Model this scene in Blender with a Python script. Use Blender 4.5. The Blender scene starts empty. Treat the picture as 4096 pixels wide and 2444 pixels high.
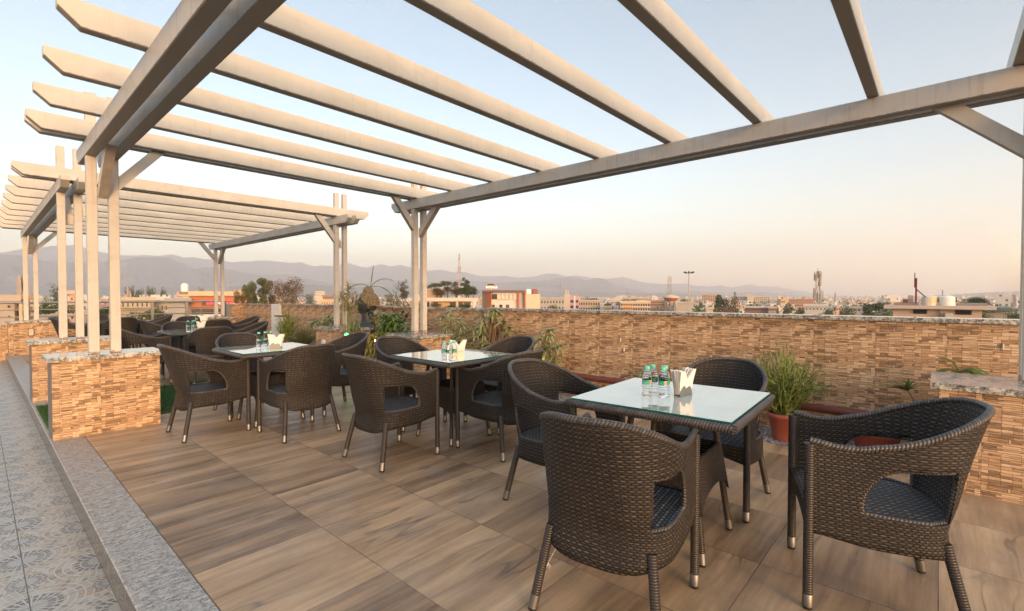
import bpy, bmesh, math, random
from mathutils import Vector, Matrix, noise
C = bpy.context.scene.collection
R = math.radians
rnd = random.Random(7)

# ---------------------------------------------------------------- camera and measuring helpers
F_PX, YAW, PITCH, EYE = 1918.7, R(48.2), R(-1.123), 1.25
FW = Vector((math.sin(YAW)*math.cos(PITCH), math.cos(YAW)*math.cos(PITCH), math.sin(PITCH)))
RT = FW.cross(Vector((0, 0, 1))).normalized()
UP = RT.cross(FW)
def ray(px, py):
    return FW + RT*((px-2048)/F_PX) - UP*((py-1222)/F_PX)
def spot(px, dist, z=0.0):          # a point of the place at a bearing and a ground distance
    d = ray(px, 1184); h = Vector((d.x, d.y, 0)).normalized()
    return Vector((h.x*dist, h.y*dist, z))
def height(px, py, dist):           # height of something seen at that bearing and distance
    d = ray(px, py); return EYE + d.z/math.hypot(d.x, d.y)*dist
def onX(px, py, X):
    d = ray(px, py); t = X/d.x; return Vector((X, d.y*t, EYE+d.z*t))

cam = bpy.data.objects.new('camera', bpy.data.cameras.new('camera'))
C.objects.link(cam)
cam.data.sensor_width = 36; cam.data.lens = F_PX/4096*36
cam.data.clip_start = 0.05; cam.data.clip_end = 40000
m3 = Matrix((RT, UP, -FW)).transposed()
cam.matrix_world = Matrix.Translation((0, 0, EYE)) @ m3.to_4x4()
bpy.context.scene.camera = cam

# ---------------------------------------------------------------- mesh building
def auto_uv(me):
    uv = me.uv_layers.new(name='UVMap').data
    for p in me.polygons:
        n = p.normal
        if abs(n.z) > 0.75:
            for li in p.loop_indices:
                co = me.vertices[me.loops[li].vertex_index].co; uv[li].uv = (co.x, co.y)
        else:
            a = Vector((-n.y, n.x, 0))
            a = a.normalized() if a.length > 1e-5 else Vector((1, 0, 0))
            for li in p.loop_indices:
                co = me.vertices[me.loops[li].vertex_index].co; uv[li].uv = (co.dot(a), co.z)

class MB:
    def __init__(s): s.v = []; s.f = []; s.uv = []; s.mi = []; s.sm = []; s.cur = 0
    def add(s, vs, fs, uvs=None, smooth=False):
        o = len(s.v); s.v += [tuple(v) for v in vs]
        for k, f in enumerate(fs):
            s.f.append(tuple(i+o for i in f)); s.mi.append(s.cur); s.sm.append(smooth)
            s.uv.append(uvs[k] if uvs else None)
        return s
    def box(s, x0, x1, y0, y1, z0, z1):
        vs = [(x, y, z) for z in (z0, z1) for y in (y0, y1) for x in (x0, x1)]
        return s.add(vs, [(0,2,3,1),(4,5,7,6),(0,1,5,4),(2,6,7,3),(0,4,6,2),(1,3,7,5)])
    def obox(s, c, ax, hx, hy, hz, ay=None):      # oriented box: ax = unit X axis
        ax = Vector(ax).normalized(); az = Vector((0,0,1))
        if abs(ax.z) > .95: az = Vector((0,1,0))
        ay = Vector(ay).normalized() if ay else az.cross(ax).normalized(); az = ax.cross(ay)
        c = Vector(c)
        vs = [c+ax*(i*hx)+ay*(j*hy)+az*(k*hz) for k in (-1,1) for j in (-1,1) for i in (-1,1)]
        return s.add(vs, [(0,2,3,1),(4,5,7,6),(0,1,5,4),(2,6,7,3),(0,4,6,2),(1,3,7,5)])
    def tube(s, pts, rads, n=8, caps=True, smooth=True, vs_=1.0):
        pts = [Vector(p) for p in pts]
        if not hasattr(rads, '__len__'): rads = [rads]*len(pts)
        rings = []; t0 = (pts[1]-pts[0]).normalized()
        ref = Vector((0,0,1)) if abs(t0.z) < .9 else Vector((1,0,0))
        a = t0.cross(ref).normalized(); L = 0; Ls = []
        for i, p in enumerate(pts):
            t = (pts[min(i+1, len(pts)-1)]-pts[max(i-1, 0)])
            t = t.normalized() if t.length > 1e-9 else t0
            a = (a - t*a.dot(t)); a = a.normalized() if a.length > 1e-6 else t.orthogonal().normalized()
            b = t.cross(a)
            if i: L += (p-pts[i-1]).length
            Ls.append(L)
            rings.append([p+(a*math.cos(2*math.pi*k/n)+b*math.sin(2*math.pi*k/n))*rads[i] for k in range(n)])
        vs = [v for r in rings for v in r]; fs = []; uvs = []
        for i in range(len(pts)-1):
            for k in range(n):
                k2 = (k+1) % n
                fs.append((i*n+k, i*n+k2, (i+1)*n+k2, (i+1)*n+k))
                c = 2*math.pi*rads[i]*vs_
                uvs.append(((c*k/n, Ls[i]), (c*(k+1)/n, Ls[i]), (c*(k+1)/n, Ls[i+1]), (c*k/n, Ls[i+1])))
        s.add(vs, fs, uvs, smooth)
        if caps:
            s.add(rings[0], [tuple(range(n))[::-1]]); s.add(rings[-1], [tuple(range(n))])
        return s
    def lathe(s, prof, n=16, c=(0,0,0), smooth=True, sx=1, sy=1):
        vs = []; fs = []
        for r, z in prof:
            for k in range(n):
                a = 2*math.pi*k/n; vs.append((c[0]+r*math.cos(a)*sx, c[1]+r*math.sin(a)*sy, c[2]+z))
        for i in range(len(prof)-1):
            for k in range(n):
                k2 = (k+1) % n; fs.append((i*n+k, i*n+k2, (i+1)*n+k2, (i+1)*n+k))
        s.add(vs, fs, None, smooth)
        if prof[0][0] > 1e-4: s.add(vs[:n], [tuple(range(n))[::-1]])
        if prof[-1][0] > 1e-4: s.add(vs[-n:], [tuple(range(n))])
        return s
    def prism(s, poly, axis, a, b):   # poly in the plane across axis ('y': poly is x,z ; 'x': y,z ; 'z': x,y)
        n = len(poly)
        def P(p, t): return {'x': (t, p[0], p[1]), 'y': (p[0], t, p[1]), 'z': (p[0], p[1], t)}[axis]
        vs = [P(p, a) for p in poly]+[P(p, b) for p in poly]
        s.add(vs, [tuple(range(n))[::-1], tuple(range(n, 2*n))]+[(i, (i+1) % n, n+(i+1) % n, n+i) for i in range(n)])
        return s
    def mesh(s, name):
        me = bpy.data.meshes.new(name); me.from_pydata(s.v, [], s.f)
        bad = False
        auto_uv(me); d = me.uv_layers[0].data
        for p, u in zip(me.polygons, s.uv):
            if u:
                for li, q in zip(p.loop_indices, u): d[li].uv = q
        me.polygons.foreach_set('material_index', s.mi); me.polygons.foreach_set('use_smooth', s.sm)
        return me
    def build(s, name, mat, parent=None, bevel=0, fix=True, **kw):
        me = s.mesh(name)
        for m in (mat if isinstance(mat, (list, tuple)) else [mat]): me.materials.append(m)
        if fix or bevel:
            bm = bmesh.new(); bm.from_mesh(me)
            if fix: bmesh.ops.recalc_face_normals(bm, faces=bm.faces)
            if bevel:
                ed = [e for e in bm.edges if len(e.link_faces) == 2 and e.calc_face_angle(0) > .6]
                bmesh.ops.bevel(bm, geom=ed, offset=bevel, segments=1, affect='EDGES', clamp_overlap=True)
            bm.to_mesh(me); bm.free()
        o = bpy.data.objects.new(name, me); C.objects.link(o)
        if parent: o.parent = parent
        if kw: tag(o, **kw)
        return o
def tag(o, label=None, cat=None, group=None, kind=None):
    if label: o['label'] = label
    if cat: o['category'] = cat
    if group: o['group'] = group
    if kind: o['kind'] = kind
    return o
def empty(name, loc=(0,0,0), rz=0, **kw):
    o = bpy.data.objects.new(name, None); C.objects.link(o); o.location = loc; o.rotation_euler = (0,0,rz)
    o.empty_display_size = .1
    return tag(o, **kw)
def copy_tree(o, parent=None, keep=False):
    c = o.copy(); C.objects.link(c); c.parent = parent
    for ch in o.children: copy_tree(ch, c)
    return c

# ---------------------------------------------------------------- materials
class NT:
    def __init__(s, name):
        s.m = bpy.data.materials.new(name); s.m.use_nodes = True; s.t = s.m.node_tree
        s.t.nodes.clear(); s.out = s.n('OutputMaterial'); s.b = s.n('BsdfPrincipled')
        s.l(s.b.outputs[0], s.out.inputs[0]); s._uv = None
    def n(s, k, **kw):
        x = s.t.nodes.new('ShaderNode'+k)
        for a, b in kw.items(): setattr(x, a, b)
        return x
    def l(s, a, b): s.t.links.new(a, b)
    def put(s, inp, v):
        if isinstance(v, bpy.types.NodeSocket): s.l(v, inp)
        elif isinstance(v, (tuple, list)) and len(v) == 3 and inp.type == 'RGBA': inp.default_value = (*v, 1)
        else: inp.default_value = v
    def uv(s):
        if not s._uv: s._uv = s.n('TexCoord').outputs['UV']
        return s._uv
    def obj(s): return s.n('TexCoord').outputs['Object']
    def pos(s): return s.n('NewGeometry').outputs['Position']
    def math(s, op, a, b=None, c=None, clamp=False):
        x = s.n('Math', operation=op, use_clamp=clamp); s.put(x.inputs[0], a)
        if b is not None: s.put(x.inputs[1], b)
        if c is not None: s.put(x.inputs[2], c)
        return x.outputs[0]
    def vmath(s, op, a, b=None):
        x = s.n('VectorMath', operation=op); s.put(x.inputs[0], a)
        if b is not None: s.put(x.inputs[1], b)
        return x.outputs[0]
    def sep(s, v): return s.n('SeparateXYZ', ) if False else s._sep(v)
    def _sep(s, v):
        x = s.n('SeparateXYZ'); s.l(v, x.inputs[0]); return x.outputs
    def comb(s, a, b, c=0.0):
        x = s.n('CombineXYZ'); s.put(x.inputs[0], a); s.put(x.inputs[1], b); s.put(x.inputs[2], c); return x.outputs[0]
    def mapv(s, v, scale=(1,1,1), loc=(0,0,0), rot=(0,0,0)):
        x = s.n('Mapping'); s.l(v, x.inputs[0]); x.inputs[1].default_value = loc; x.inputs[2].default_value = rot; x.inputs[3].default_value = scale
        return x.outputs[0]
    def noise(s, v, scale=5, detail=4, rough=.55, dist=0):
        x = s.n('TexNoise'); s.l(v, x.inputs['Vector']); x.inputs['Scale'].default_value = scale
        x.inputs['Detail'].default_value = detail; x.inputs['Roughness'].default_value = rough; x.inputs['Distortion'].default_value = dist
        return x.outputs[0]
    def white(s, v):
        x = s.n('TexWhiteNoise'); s.l(v, x.inputs['Vector']); return x.outputs[0]
    def ramp(s, f, stops, interp='LINEAR'):
        x = s.n('ValToRGB'); s.l(f, x.inputs[0]); r = x.color_ramp; r.interpolation = interp
        while len(r.elements) < len(stops): r.elements.new(.5)
        for e, (p, c) in zip(r.elements, stops):
            e.position = p; e.color = (*c, 1) if isinstance(c, (tuple, list)) else (c, c, c, 1)
        return x.outputs[0]
    def mix(s, f, a, b, mode='MIX'):
        x = s.n('Mix', data_type='RGBA', blend_type=mode)
        s.put(x.inputs[0], f); s.put(x.inputs[6], a); s.put(x.inputs[7], b); return x.outputs[2]
    def bump(s, h, strength=.5, dist=.002):
        x = s.n('Bump'); s.l(h, x.inputs['Height']); x.inputs['Strength'].default_value = strength; x.inputs['Distance'].default_value = dist
        s.l(x.outputs[0], s.b.inputs['Normal'])
    def set(s, color=None, rough=None, metal=None, spec=None, **kw):
        if color is not None: s.put(s.b.inputs['Base Color'], color)
        if rough is not None: s.put(s.b.inputs['Roughness'], rough)
        if metal is not None: s.put(s.b.inputs['Metallic'], metal)
        if spec is not None: s.b.inputs['Specular IOR Level'].default_value = spec
        for k, v in kw.items(): s.put(s.b.inputs[k.replace('_', ' ')], v)
        return s.m
def plain(name, col, rough=.6, metal=0, var=.12, scale=6, **kw):
    t = NT(name); n = t.noise(t.pos(), scale, 4)
    f = t.math('MULTIPLY_ADD', n, 2*var, 1-var)
    c = t.mix(1.0, col, t.comb(f, f, f), 'MULTIPLY')
    return t.set(c, rough, metal, **kw)

def m_stone():
    t = NT('stone_cladding'); u, v, _ = t.sep(t.uv())
    TW, TH = .45, .30
    fu = t.math('MULTIPLY', t.math('FRACT', t.math('DIVIDE', u, TW)), TW)
    fv = t.math('MULTIPLY', t.math('FRACT', t.math('DIVIDE', v, TH)), TH)
    tile = t.comb(t.math('FLOOR', t.math('DIVIDE', u, TW)), t.math('FLOOR', t.math('DIVIDE', v, TH)))
    tn = t.white(tile)
    vec = t.comb(fu, fv, 0)
    wob = t.noise(t.mapv(vec, (11, 34, 1)), 1, 3)
    vv = t.comb(fu, t.math('MULTIPLY_ADD', t.math('SUBTRACT', wob, .5), .013, fv), 0)
    def brick(w, h, off, sq, loc):
        x = t.n('TexBrick', offset=off, squash=sq, squash_frequency=2); t.l(t.mapv(vv, loc=loc), x.inputs['Vector'])
        x.inputs['Scale'].default_value = 1; x.inputs['Mortar Size'].default_value = .0011; x.inputs['Mortar Smooth'].default_value = .3
        x.inputs['Bias'].default_value = 0; x.inputs['Brick Width'].default_value = w; x.inputs['Row Height'].default_value = h
        x.inputs['Color1'].default_value = (0,0,0,1); x.inputs['Color2'].default_value = (1,1,1,1); x.inputs['Mortar'].default_value = (0,0,0,1)
        return x.outputs[0], x.outputs[1]
    a, am = brick(.088, .0188, .37, .6, (0,0,0)); b, bm_ = brick(.060, .0273, .45, 1.5, (.02,.0,0)); c3, cm = brick(.118, .0125, .29, .7, (.05,0,0))
    wr = t.white(t.comb(t.math('FLOOR', t.math('DIVIDE', fu, .128)), t.math('FLOOR', t.math('DIVIDE', fv, .0667))))
    sel = t.math('GREATER_THAN', wr, .74); sel2 = t.math('LESS_THAN', wr, .30)
    r = t.mix(sel2, t.mix(sel, a, b), c3); mo = t.mix(sel2, t.mix(sel, am, bm_), cm)
    st = t.noise(t.mapv(t.comb(u, v, 0), (16, 130, 1)), 1, 4, .6)
    fine = t.noise(t.mapv(t.comb(u, v, 0), (60, 160, 1)), 1, 3, .6)
    k = t.math('ADD', t.math('MULTIPLY', t.math('POWER', r, .8), .80), t.math('MULTIPLY', t.math('SUBTRACT', st, .5), 1.15))
    k = t.math('ADD', k, .10)
    k = t.math('ADD', k, t.math('MULTIPLY', tn, .04))
    col = t.ramp(k, [(.10, (.085,.044,.02)), (.28, (.26,.15,.075)), (.44, (.50,.31,.17)), (.70, (.67,.44,.26)), (1, (.82,.61,.41))])
    col = t.mix(t.math('MULTIPLY', fine, .35), col, (.62,.42,.27))
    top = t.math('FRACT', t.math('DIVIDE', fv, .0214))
    sh = t.math('MULTIPLY', t.math('LESS_THAN', top, .16), t.math('GREATER_THAN', st, .5))  # relief shading at the foot of each row, painted into the colour
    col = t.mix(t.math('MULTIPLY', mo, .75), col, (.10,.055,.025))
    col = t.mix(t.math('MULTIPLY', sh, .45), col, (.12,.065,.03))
    seam = t.math('MAXIMUM', t.math('LESS_THAN', fu, .0022), t.math('LESS_THAN', fv, .0022))
    col = t.mix(t.math('MULTIPLY', seam, .45), col, (.16,.09,.05))
    h = t.math('SUBTRACT', t.math('ADD', t.math('MULTIPLY', r, .8), t.math('MULTIPLY', st, .5)), t.math('MULTIPLY', t.math('MAXIMUM', mo, seam), .8))
    t.bump(h, .8, .006)
    return t.set(col, .62)
def m_wood():
    t = NT('wood_tile'); x, y, _ = t.sep(t.uv())
    tx = t.math('DIVIDE', t.math('SUBTRACT', x, .632), .598); ty = t.math('DIVIDE', t.math('SUBTRACT', y, 3.727), .6225)
    idv = t.comb(t.math('FLOOR', tx), t.math('FLOOR', ty)); w = t.white(idv); w2 = t.white(t.vmath('ADD', idv, (7.3, 1.7, 0)))
    off = t.comb(t.math('MULTIPLY', w, 37), t.math('MULTIPLY', w2, 23), t.math('MULTIPLY', w, 11))
    p = t.vmath('ADD', t.uv(), off)
    wob = t.noise(t.mapv(p, (2.2, 5, 1)), 1, 2)
    p2 = t.vmath('ADD', p, t.comb(0.0, t.math('MULTIPLY', wob, .05)))
    g1 = t.noise(t.mapv(p2, (.9, 7.5, 1)), 1, 3, .55); g2 = t.noise(t.mapv(p2, (1.6, 32, 1)), 1, 5, .7); g3 = t.noise(t.mapv(p2, (14, 190, 1)), 1, 3, .7)
    k = t.math('ADD', t.math('ADD', t.math('MULTIPLY', g1, .75), t.math('MULTIPLY', g2, .42)), t.math('MULTIPLY', t.math('SUBTRACT', w2, .5), .17))
    col = t.ramp(k, [(.34, (.135,.085,.050)), (.48, (.28,.178,.102)), (.60, (.415,.268,.152)), (.72, (.54,.352,.202)), (.88, (.66,.455,.275))])
    vein = t.ramp(t.math('ABSOLUTE', t.math('SUBTRACT', t.noise(t.mapv(p2, (.8, 5.0, 1), (3,9,0)), 1, 2), .5)), [(0, 1.0), (.016, 0.0)])
    vm = t.math('MULTIPLY', vein, t.ramp(t.noise(t.mapv(p, (1.5, 4, 1)), 1, 2), [(.5, 0.0), (.62, .6)]))
    col = t.mix(vm, col, (.055,.05,.052))
    col = t.mix(t.math('MULTIPLY', t.math('SUBTRACT', g3, .3), .35, clamp=True), col, (.075,.048,.03))
    big = t.noise(t.uv(), .9, 3)
    col = t.mix(t.ramp(big, [(.45, 0.0), (.7, .22)]), col, (.30,.22,.16))
    fx = t.math('ABSOLUTE', t.math('SUBTRACT', t.math('FRACT', tx), .5)); fy = t.math('ABSOLUTE', t.math('SUBTRACT', t.math('FRACT', ty), .5))
    seam = t.math('GREATER_THAN', t.math('MAXIMUM', fx, fy), .4968)
    dust = t.ramp(t.noise(t.uv(), 2.6, 6, .7), [(.48, 0.0), (.75, .30)]); col = t.mix(dust, col, (.36,.32,.28))
    dirt = t.ramp(t.noise(t.mapv(t.uv(), (1.3,1.3,1), (4,2,0)), 1, 6, .7), [(.52, 0.0), (.75, .45)]); col = t.mix(dirt, col, (.10,.075,.055))
    speck = t.ramp(t.noise(t.uv(), 130, 1), [(.80, 0.0), (.83, .5)])
    col = t.mix(t.math('MULTIPLY', seam, t.ramp(t.noise(t.uv(), 2.2, 2), [(.35, .5), (.6, 1.0)])), col, (.07,.05,.038)); col = t.mix(speck, col, (.5,.45,.38))
    t.bump(t.math('SUBTRACT', t.math('MULTIPLY', g3, .35), t.math('MULTIPLY', seam, 1.4)), .35, .0015)
    return t.set(col, t.ramp(t.noise(t.mapv(p2, (2, 14, 1)), 1, 4), [(.3, .30), (.7, .50)]), spec=.34)
def m_granite(name, sc, stops, rough, stretch=(1,1,1), rot=0, top=None):
    t = NT(name); p = t.mapv(t.obj(), stretch, rot=(0, 0, rot))
    a = t.noise(p, sc, 4, .75); b = t.noise(p, sc*.32, 3, .6); c = t.noise(p, sc*2.6, 2, .6)
    k = t.math('ADD', t.math('ADD', t.math('MULTIPLY', a, .55), t.math('MULTIPLY', b, .3)), t.math('MULTIPLY', c, .2))
    col = t.ramp(k, stops)
    return t.set(col, rough)
def m_path():
    t = NT('patterned_paving'); x, y, _ = t.sep(t.uv())
    PX_, PY_ = .28, .57
    uu = t.math('DIVIDE', t.math('SUBTRACT', x, .145), PX_); ii = t.math('FLOOR', uu); fx = t.math('MULTIPLY', t.math('FRACT', uu), PX_)
    par = t.math('MODULO', t.math('ABSOLUTE', ii), 2.0)
    def dist(dx, shift, y0):
        yy = t.math('ADD', t.math('SUBTRACT', y, y0), shift)
        dy = t.math('MULTIPLY', t.math('SUBTRACT', t.math('FRACT', t.math('ADD', t.math('DIVIDE', yy, PY_), .5)), .5), PY_)
        return t.math('SQRT', t.math('ADD', t.math('POWER', dx, 2.0), t.math('POWER', dy, 2.0))), t.math('ARCTAN2', dy, dx)
    sL = t.math('MULTIPLY', par, PY_/2); sR = t.math('MULTIPLY', t.math('SUBTRACT', 1.0, par), PY_/2); fr = t.math('SUBTRACT', fx, PX_)
    def pair(y0):
        dl, al = dist(fx, sL, y0); dr, ar = dist(fr, sR, y0); c = t.math('LESS_THAN', dl, dr)
        return t.math('MINIMUM', dl, dr), t.math('ADD', t.math('MULTIPLY', al, c), t.math('MULTIPLY', ar, t.math('SUBTRACT', 1.0, c)))
    db, ab = pair(3.565); ds, as_ = pair(3.565+.285)
    ring = t.math('DIVIDE', db, .030); line = t.math('LESS_THAN', t.math('FRACT', ring), .15)
    ri = t.math('FLOOR', ring); an = t.math('MULTIPLY', ab, t.math('MULTIPLY_ADD', ri, 1.1, 1.5))
    sl = t.math('LESS_THAN', t.math('FRACT', an), .12)
    wn = t.white(t.comb(ri, t.math('FLOOR', an), ii))
    col = t.ramp(wn, [(0, (.36,.32,.265)), (.40, (.45,.40,.335)), (.58, (.36,.25,.15)), (.74, (.17,.155,.13)), (.88, (.47,.42,.355))], 'CONSTANT')
    col = t.mix(t.math('MAXIMUM', line, sl), col, (.56,.53,.475))
    def wheel(col, d, a_, rad):
        ins = t.math('LESS_THAN', d, rad); core = t.math('LESS_THAN', d, rad*.52)
        sp = t.math('GREATER_THAN', t.math('SINE', t.math('MULTIPLY', a_, 22)), t.math('MULTIPLY_ADD', core, -.9, .55))
        c = t.mix(core, (.09,.087,.08), (.22,.21,.195)); c = t.mix(sp, c, (.50,.475,.43))
        edge = t.math('MULTIPLY', t.math('GREATER_THAN', d, rad*.76), t.math('LESS_THAN', d, rad*.81)); c = t.mix(edge, c, (.50,.475,.43))
        return t.mix(ins, col, c)
    col = wheel(col, db, ab, .108); col = wheel(col, ds, as_, .074)
    n = t.noise(t.uv(), 3.5, 5, .6); col = t.mix(t.ramp(n, [(.35, .35), (.65, .05)]), col, (.30,.27,.235))
    fine = t.noise(t.uv(), 90, 2); col = t.mix(t.math('MULTIPLY', fine, .3), col, (.33,.30,.26))
    sx = t.math('FRACT', t.math('DIVIDE', t.math('SUBTRACT', x, .14), .60)); sy = t.math('FRACT', t.math('DIVIDE', y, .60))
    seam = t.math('MAXIMUM', t.math('LESS_THAN', sx, .008), t.math('LESS_THAN', sy, .006))
    col = t.mix(seam, col, (.10,.085,.075))
    t.bump(t.math('SUBTRACT', fine, t.math('ADD', line, seam)), .35, .002)
    return t.set(col, t.ramp(n, [(.3, .30), (.7, .55)]), spec=.4)
def m_paint(name='cream_metal_paint', dirt=.36, low=2.676):
    t = NT(name); p = t.obj()
    n = t.noise(p, 3, 5, .6); g = t.noise(p, 45, 4, .7)
    col = t.ramp(n, [(.3, (.52,.485,.435)), (.7, (.60,.565,.515))])
    drip = t.noise(t.mapv(p, (26, 26, 1.6)), 1, 3, .6)
    col = t.mix(t.ramp(drip, [(.56-.16*(dirt-.5), 0.0), (.80-.1*(dirt-.5), dirt)]), col, (.30,.255,.21))
    stain = t.noise(t.mapv(p, (3,3,7), (5,1,0)), 1, 6, .7); col = t.mix(t.ramp(stain, [(.52, 0.0), (.72, dirt*.7)]), col, (.27,.23,.19))
    hz_ = t.math('SUBTRACT', t.sep(p)[2], low); jag = t.math('MULTIPLY', t.noise(p, 30, 4, .7), .022)
    col = t.mix(t.math('MULTIPLY', t.math('LESS_THAN', t.math('ABSOLUTE', hz_), t.math('SUBTRACT', jag, .003)), .75), col, (.10,.08,.06))
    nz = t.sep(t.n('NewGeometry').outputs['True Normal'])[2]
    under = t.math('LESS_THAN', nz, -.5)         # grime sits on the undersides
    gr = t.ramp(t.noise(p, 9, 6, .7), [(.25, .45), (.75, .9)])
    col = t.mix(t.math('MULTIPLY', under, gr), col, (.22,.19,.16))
    rust = t.ramp(t.noise(p, 26, 6, .75), [(.685, 0.0), (.72, .9)])
    col = t.mix(rust, col, (.30,.12,.04))
    foot = t.math('MULTIPLY', t.math('LESS_THAN', t.sep(p)[2], t.math('MULTIPLY_ADD', t.noise(p, 22, 5, .7), .075, .70)), t.math('GREATER_THAN', t.noise(p, 50, 3, .7), .47))
    col = t.mix(t.math('MULTIPLY', foot, .8), col, (.22,.10,.045))
    col = t.mix(t.math('MULTIPLY', g, .16), col, (.40,.35,.30))
    t.bump(g, .12, .001)
    return t.set(col, .48)
def m_wicker(name='dark_wicker', du=.0255, dv=.0094, lo=(.011,.009,.0085), hi=(.112,.093,.080)):
    t = NT(name); u, v, _ = t.sep(t.uv())
    rv = t.math('DIVIDE', v, dv); row = t.math('FLOOR', rv); par = t.math('MULTIPLY', t.math('MODULO', t.math('ABSOLUTE', row), 2.0), .5)
    w = t.noise(t.uv(), 9, 2)
    cu = t.math('ADD', t.math('ADD', t.math('DIVIDE', u, du), par), t.math('MULTIPLY', w, .25))
    fu = t.math('FRACT', cu)
    a = t.math('ABSOLUTE', t.math('SINE', t.math('MULTIPLY', fu, math.pi)))
    b = t.math('ABSOLUTE', t.math('SINE', t.math('MULTIPLY', rv, math.pi)))
    h = t.math('MULTIPLY', t.math('POWER', a, .8), t.math('POWER', b, .7)); h = t.math('MULTIPLY', h, t.math('MULTIPLY_ADD', par, -.85, 1.0))
    rn = t.white(t.comb(t.math('FLOOR', cu), row))
    k = t.math('MULTIPLY', t.math('POWER', h, 1.6), t.math('MULTIPLY_ADD', rn, .7, .5))
    col = t.mix(k, lo, hi)
    big = t.noise(t.obj(), 7, 3); col = t.mix(t.ramp(big, [(.4, 0.0), (.75, .45)]), col, (.022,.018,.017))
    dst = t.noise(t.pos(), 5, 5, .7); col = t.mix(t.math('MULTIPLY', t.ramp(dst, [(.45, 0.0), (.8, .30)]), k), col, (.20,.18,.16))
    oi = t.n('ObjectInfo').outputs['Random']; f_ = t.math('MULTIPLY_ADD', oi, .35, .82); col = t.mix(1.0, col, t.comb(f_, f_, f_), 'MULTIPLY')
    t.bump(h, .75, .0045)
    return t.set(col, t.math('MULTIPLY_ADD', rn, .2, .52), spec=.28)
def m_rim():
    t = NT('braided_wicker'); u, v, _ = t.sep(t.uv())
    d = t.math('ADD', t.math('DIVIDE', v, .013), t.math('DIVIDE', u, .04))
    b = t.math('ABSOLUTE', t.math('SINE', t.math('MULTIPLY', d, math.pi)))
    rn = t.white(t.comb(t.math('FLOOR', d), 0.0))
    col = t.mix(t.math('MULTIPLY', b, t.math('MULTIPLY_ADD', rn, .6, .4)), (.02,.018,.018), (.115,.10,.095))
    t.bump(b, .7, .004); return t.set(col, .36)
def m_leg():
    t = NT('wrapped_wicker_leg'); _, v, _2 = t.sep(t.uv())
    b = t.math('ABSOLUTE', t.math('SINE', t.math('MULTIPLY', v, math.pi/.0095)))
    col = t.mix(b, (.011,.009,.009), (.058,.047,.041)); t.bump(b, .7, .003); return t.set(col, .38)

M = {}
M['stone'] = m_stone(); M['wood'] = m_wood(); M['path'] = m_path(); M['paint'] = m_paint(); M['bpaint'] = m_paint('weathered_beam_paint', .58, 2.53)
M['wicker'] = m_wicker(); M['wseat'] = m_wicker('seat_wicker', .026, .015, (.008,.008,.009), (.22,.20,.185)); M['rim'] = m_rim(); M['leg'] = m_leg()
M['kerb'] = m_granite('grey_granite', 58, [(.41, (.035,.03,.027)), (.48, (.17,.155,.14)), (.53, (.34,.315,.28)), (.64, (.55,.515,.465))], .42, (1, 2.6, 1), .45)
M['slab'] = m_granite('polished_granite', 60, [(.36, (.16,.15,.14)), (.46, (.36,.34,.32)), (.56, (.50,.48,.45)), (.72, (.66,.645,.62))], .07, (1,1,1))
M['sedge'] = m_granite('rough_granite_edge', 42, [(.40, (.02,.02,.02)), (.50, (.20,.19,.17)), (.58, (.55,.53,.49)), (.72, (.75,.73,.68))], .5)
M['kside'] = m_granite('kerb_face_granite', 40, [(.38, (.035,.03,.027)), (.52, (.12,.11,.10)), (.68, (.28,.265,.25))], .25, (1, 1, 3), .0)
M['gside'] = m_granite('brown_granite_side', 60, [(.36, (.05,.038,.03)), (.55, (.16,.125,.10)), (.75, (.27,.22,.18))], .4)
M['steel'] = plain('brushed_steel', (.40,.38,.35), .3, 1, .08, 20)
M['cap'] = plain('foot_metal', (.24,.235,.225), .5, 1, .1, 60)
M['rubber'] = plain('black_rubber', (.012,.012,.012), .6)
def m_glass_top():
    t = NT('milky_glass'); n = t.noise(t.obj(), 5, 3)
    col = t.ramp(n, [(.3, (.42,.455,.40)), (.7, (.50,.53,.47))])
    return t.set(col, t.ramp(t.noise(t.obj(), 2.5, 3), [(.3, .015), (.7, .05)]), spec=.75, Coat_Weight=.6, Coat_Roughness=.02)
M['glass'] = m_glass_top()
M['gedge'] = NT('glass_edge').set((.01,.13,.105), .08, spec=.8)
M['paper'] = plain('paper_napkin', (.82,.79,.75), .8)
M['captop'] = plain('teal_plastic', (.14,.56,.42), .35, var=.04)
M['lab'] = NT('bottle_label').set((.03,.33,.26), .4)
M['labw'] = plain('label_white', (.75,.78,.74), .5)
def m_bottle():
    t = NT('clear_bottle'); t.set((.98,1,1), .02, Transmission_Weight=1.0, IOR=1.08)
    _, _, z = t.sep(t.obj()); n = t.noise(t.obj(), 30, 2)
    r = t.math('SINE', t.math('ADD', t.math('MULTIPLY', z, 520), t.math('MULTIPLY', n, 5)))
    t.bump(r, .5, .002); return t.m
M['bottle'] = m_bottle()
M['pvc'] = plain('red_brown_pipe', (.16,.045,.03), .45)
M['terra'] = plain('terracotta', (.30,.075,.05), .6, scale=14)
M['soil'] = plain('soil', (.05,.035,.025), .9)
def m_gravel():
    t = NT('pebbles'); x = t.n('TexVoronoi'); t.l(t.obj(), x.inputs['Vector']); x.inputs['Scale'].default_value = 42
    col = t.ramp(t.white(x.outputs['Color']) if False else t.sep(x.outputs['Color'])[0], [(0, (.20,.19,.18)), (.5, (.42,.41,.39)), (1, (.62,.61,.58))])
    col = t.mix(t.ramp(x.outputs['Distance'], [(.3, 0.0), (.62, .85)]), col, (.10,.09,.08))
    t.bump(t.math('SUBTRACT', 1.0, x.outputs['Distance']), 1.0, .012); return t.set(col, .6)
M['gravel'] = m_gravel()
M['white'] = plain('white_paint', (.74,.73,.70), .55)
M['dark'] = plain('dark_metal', (.03,.03,.03), .5)
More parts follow.
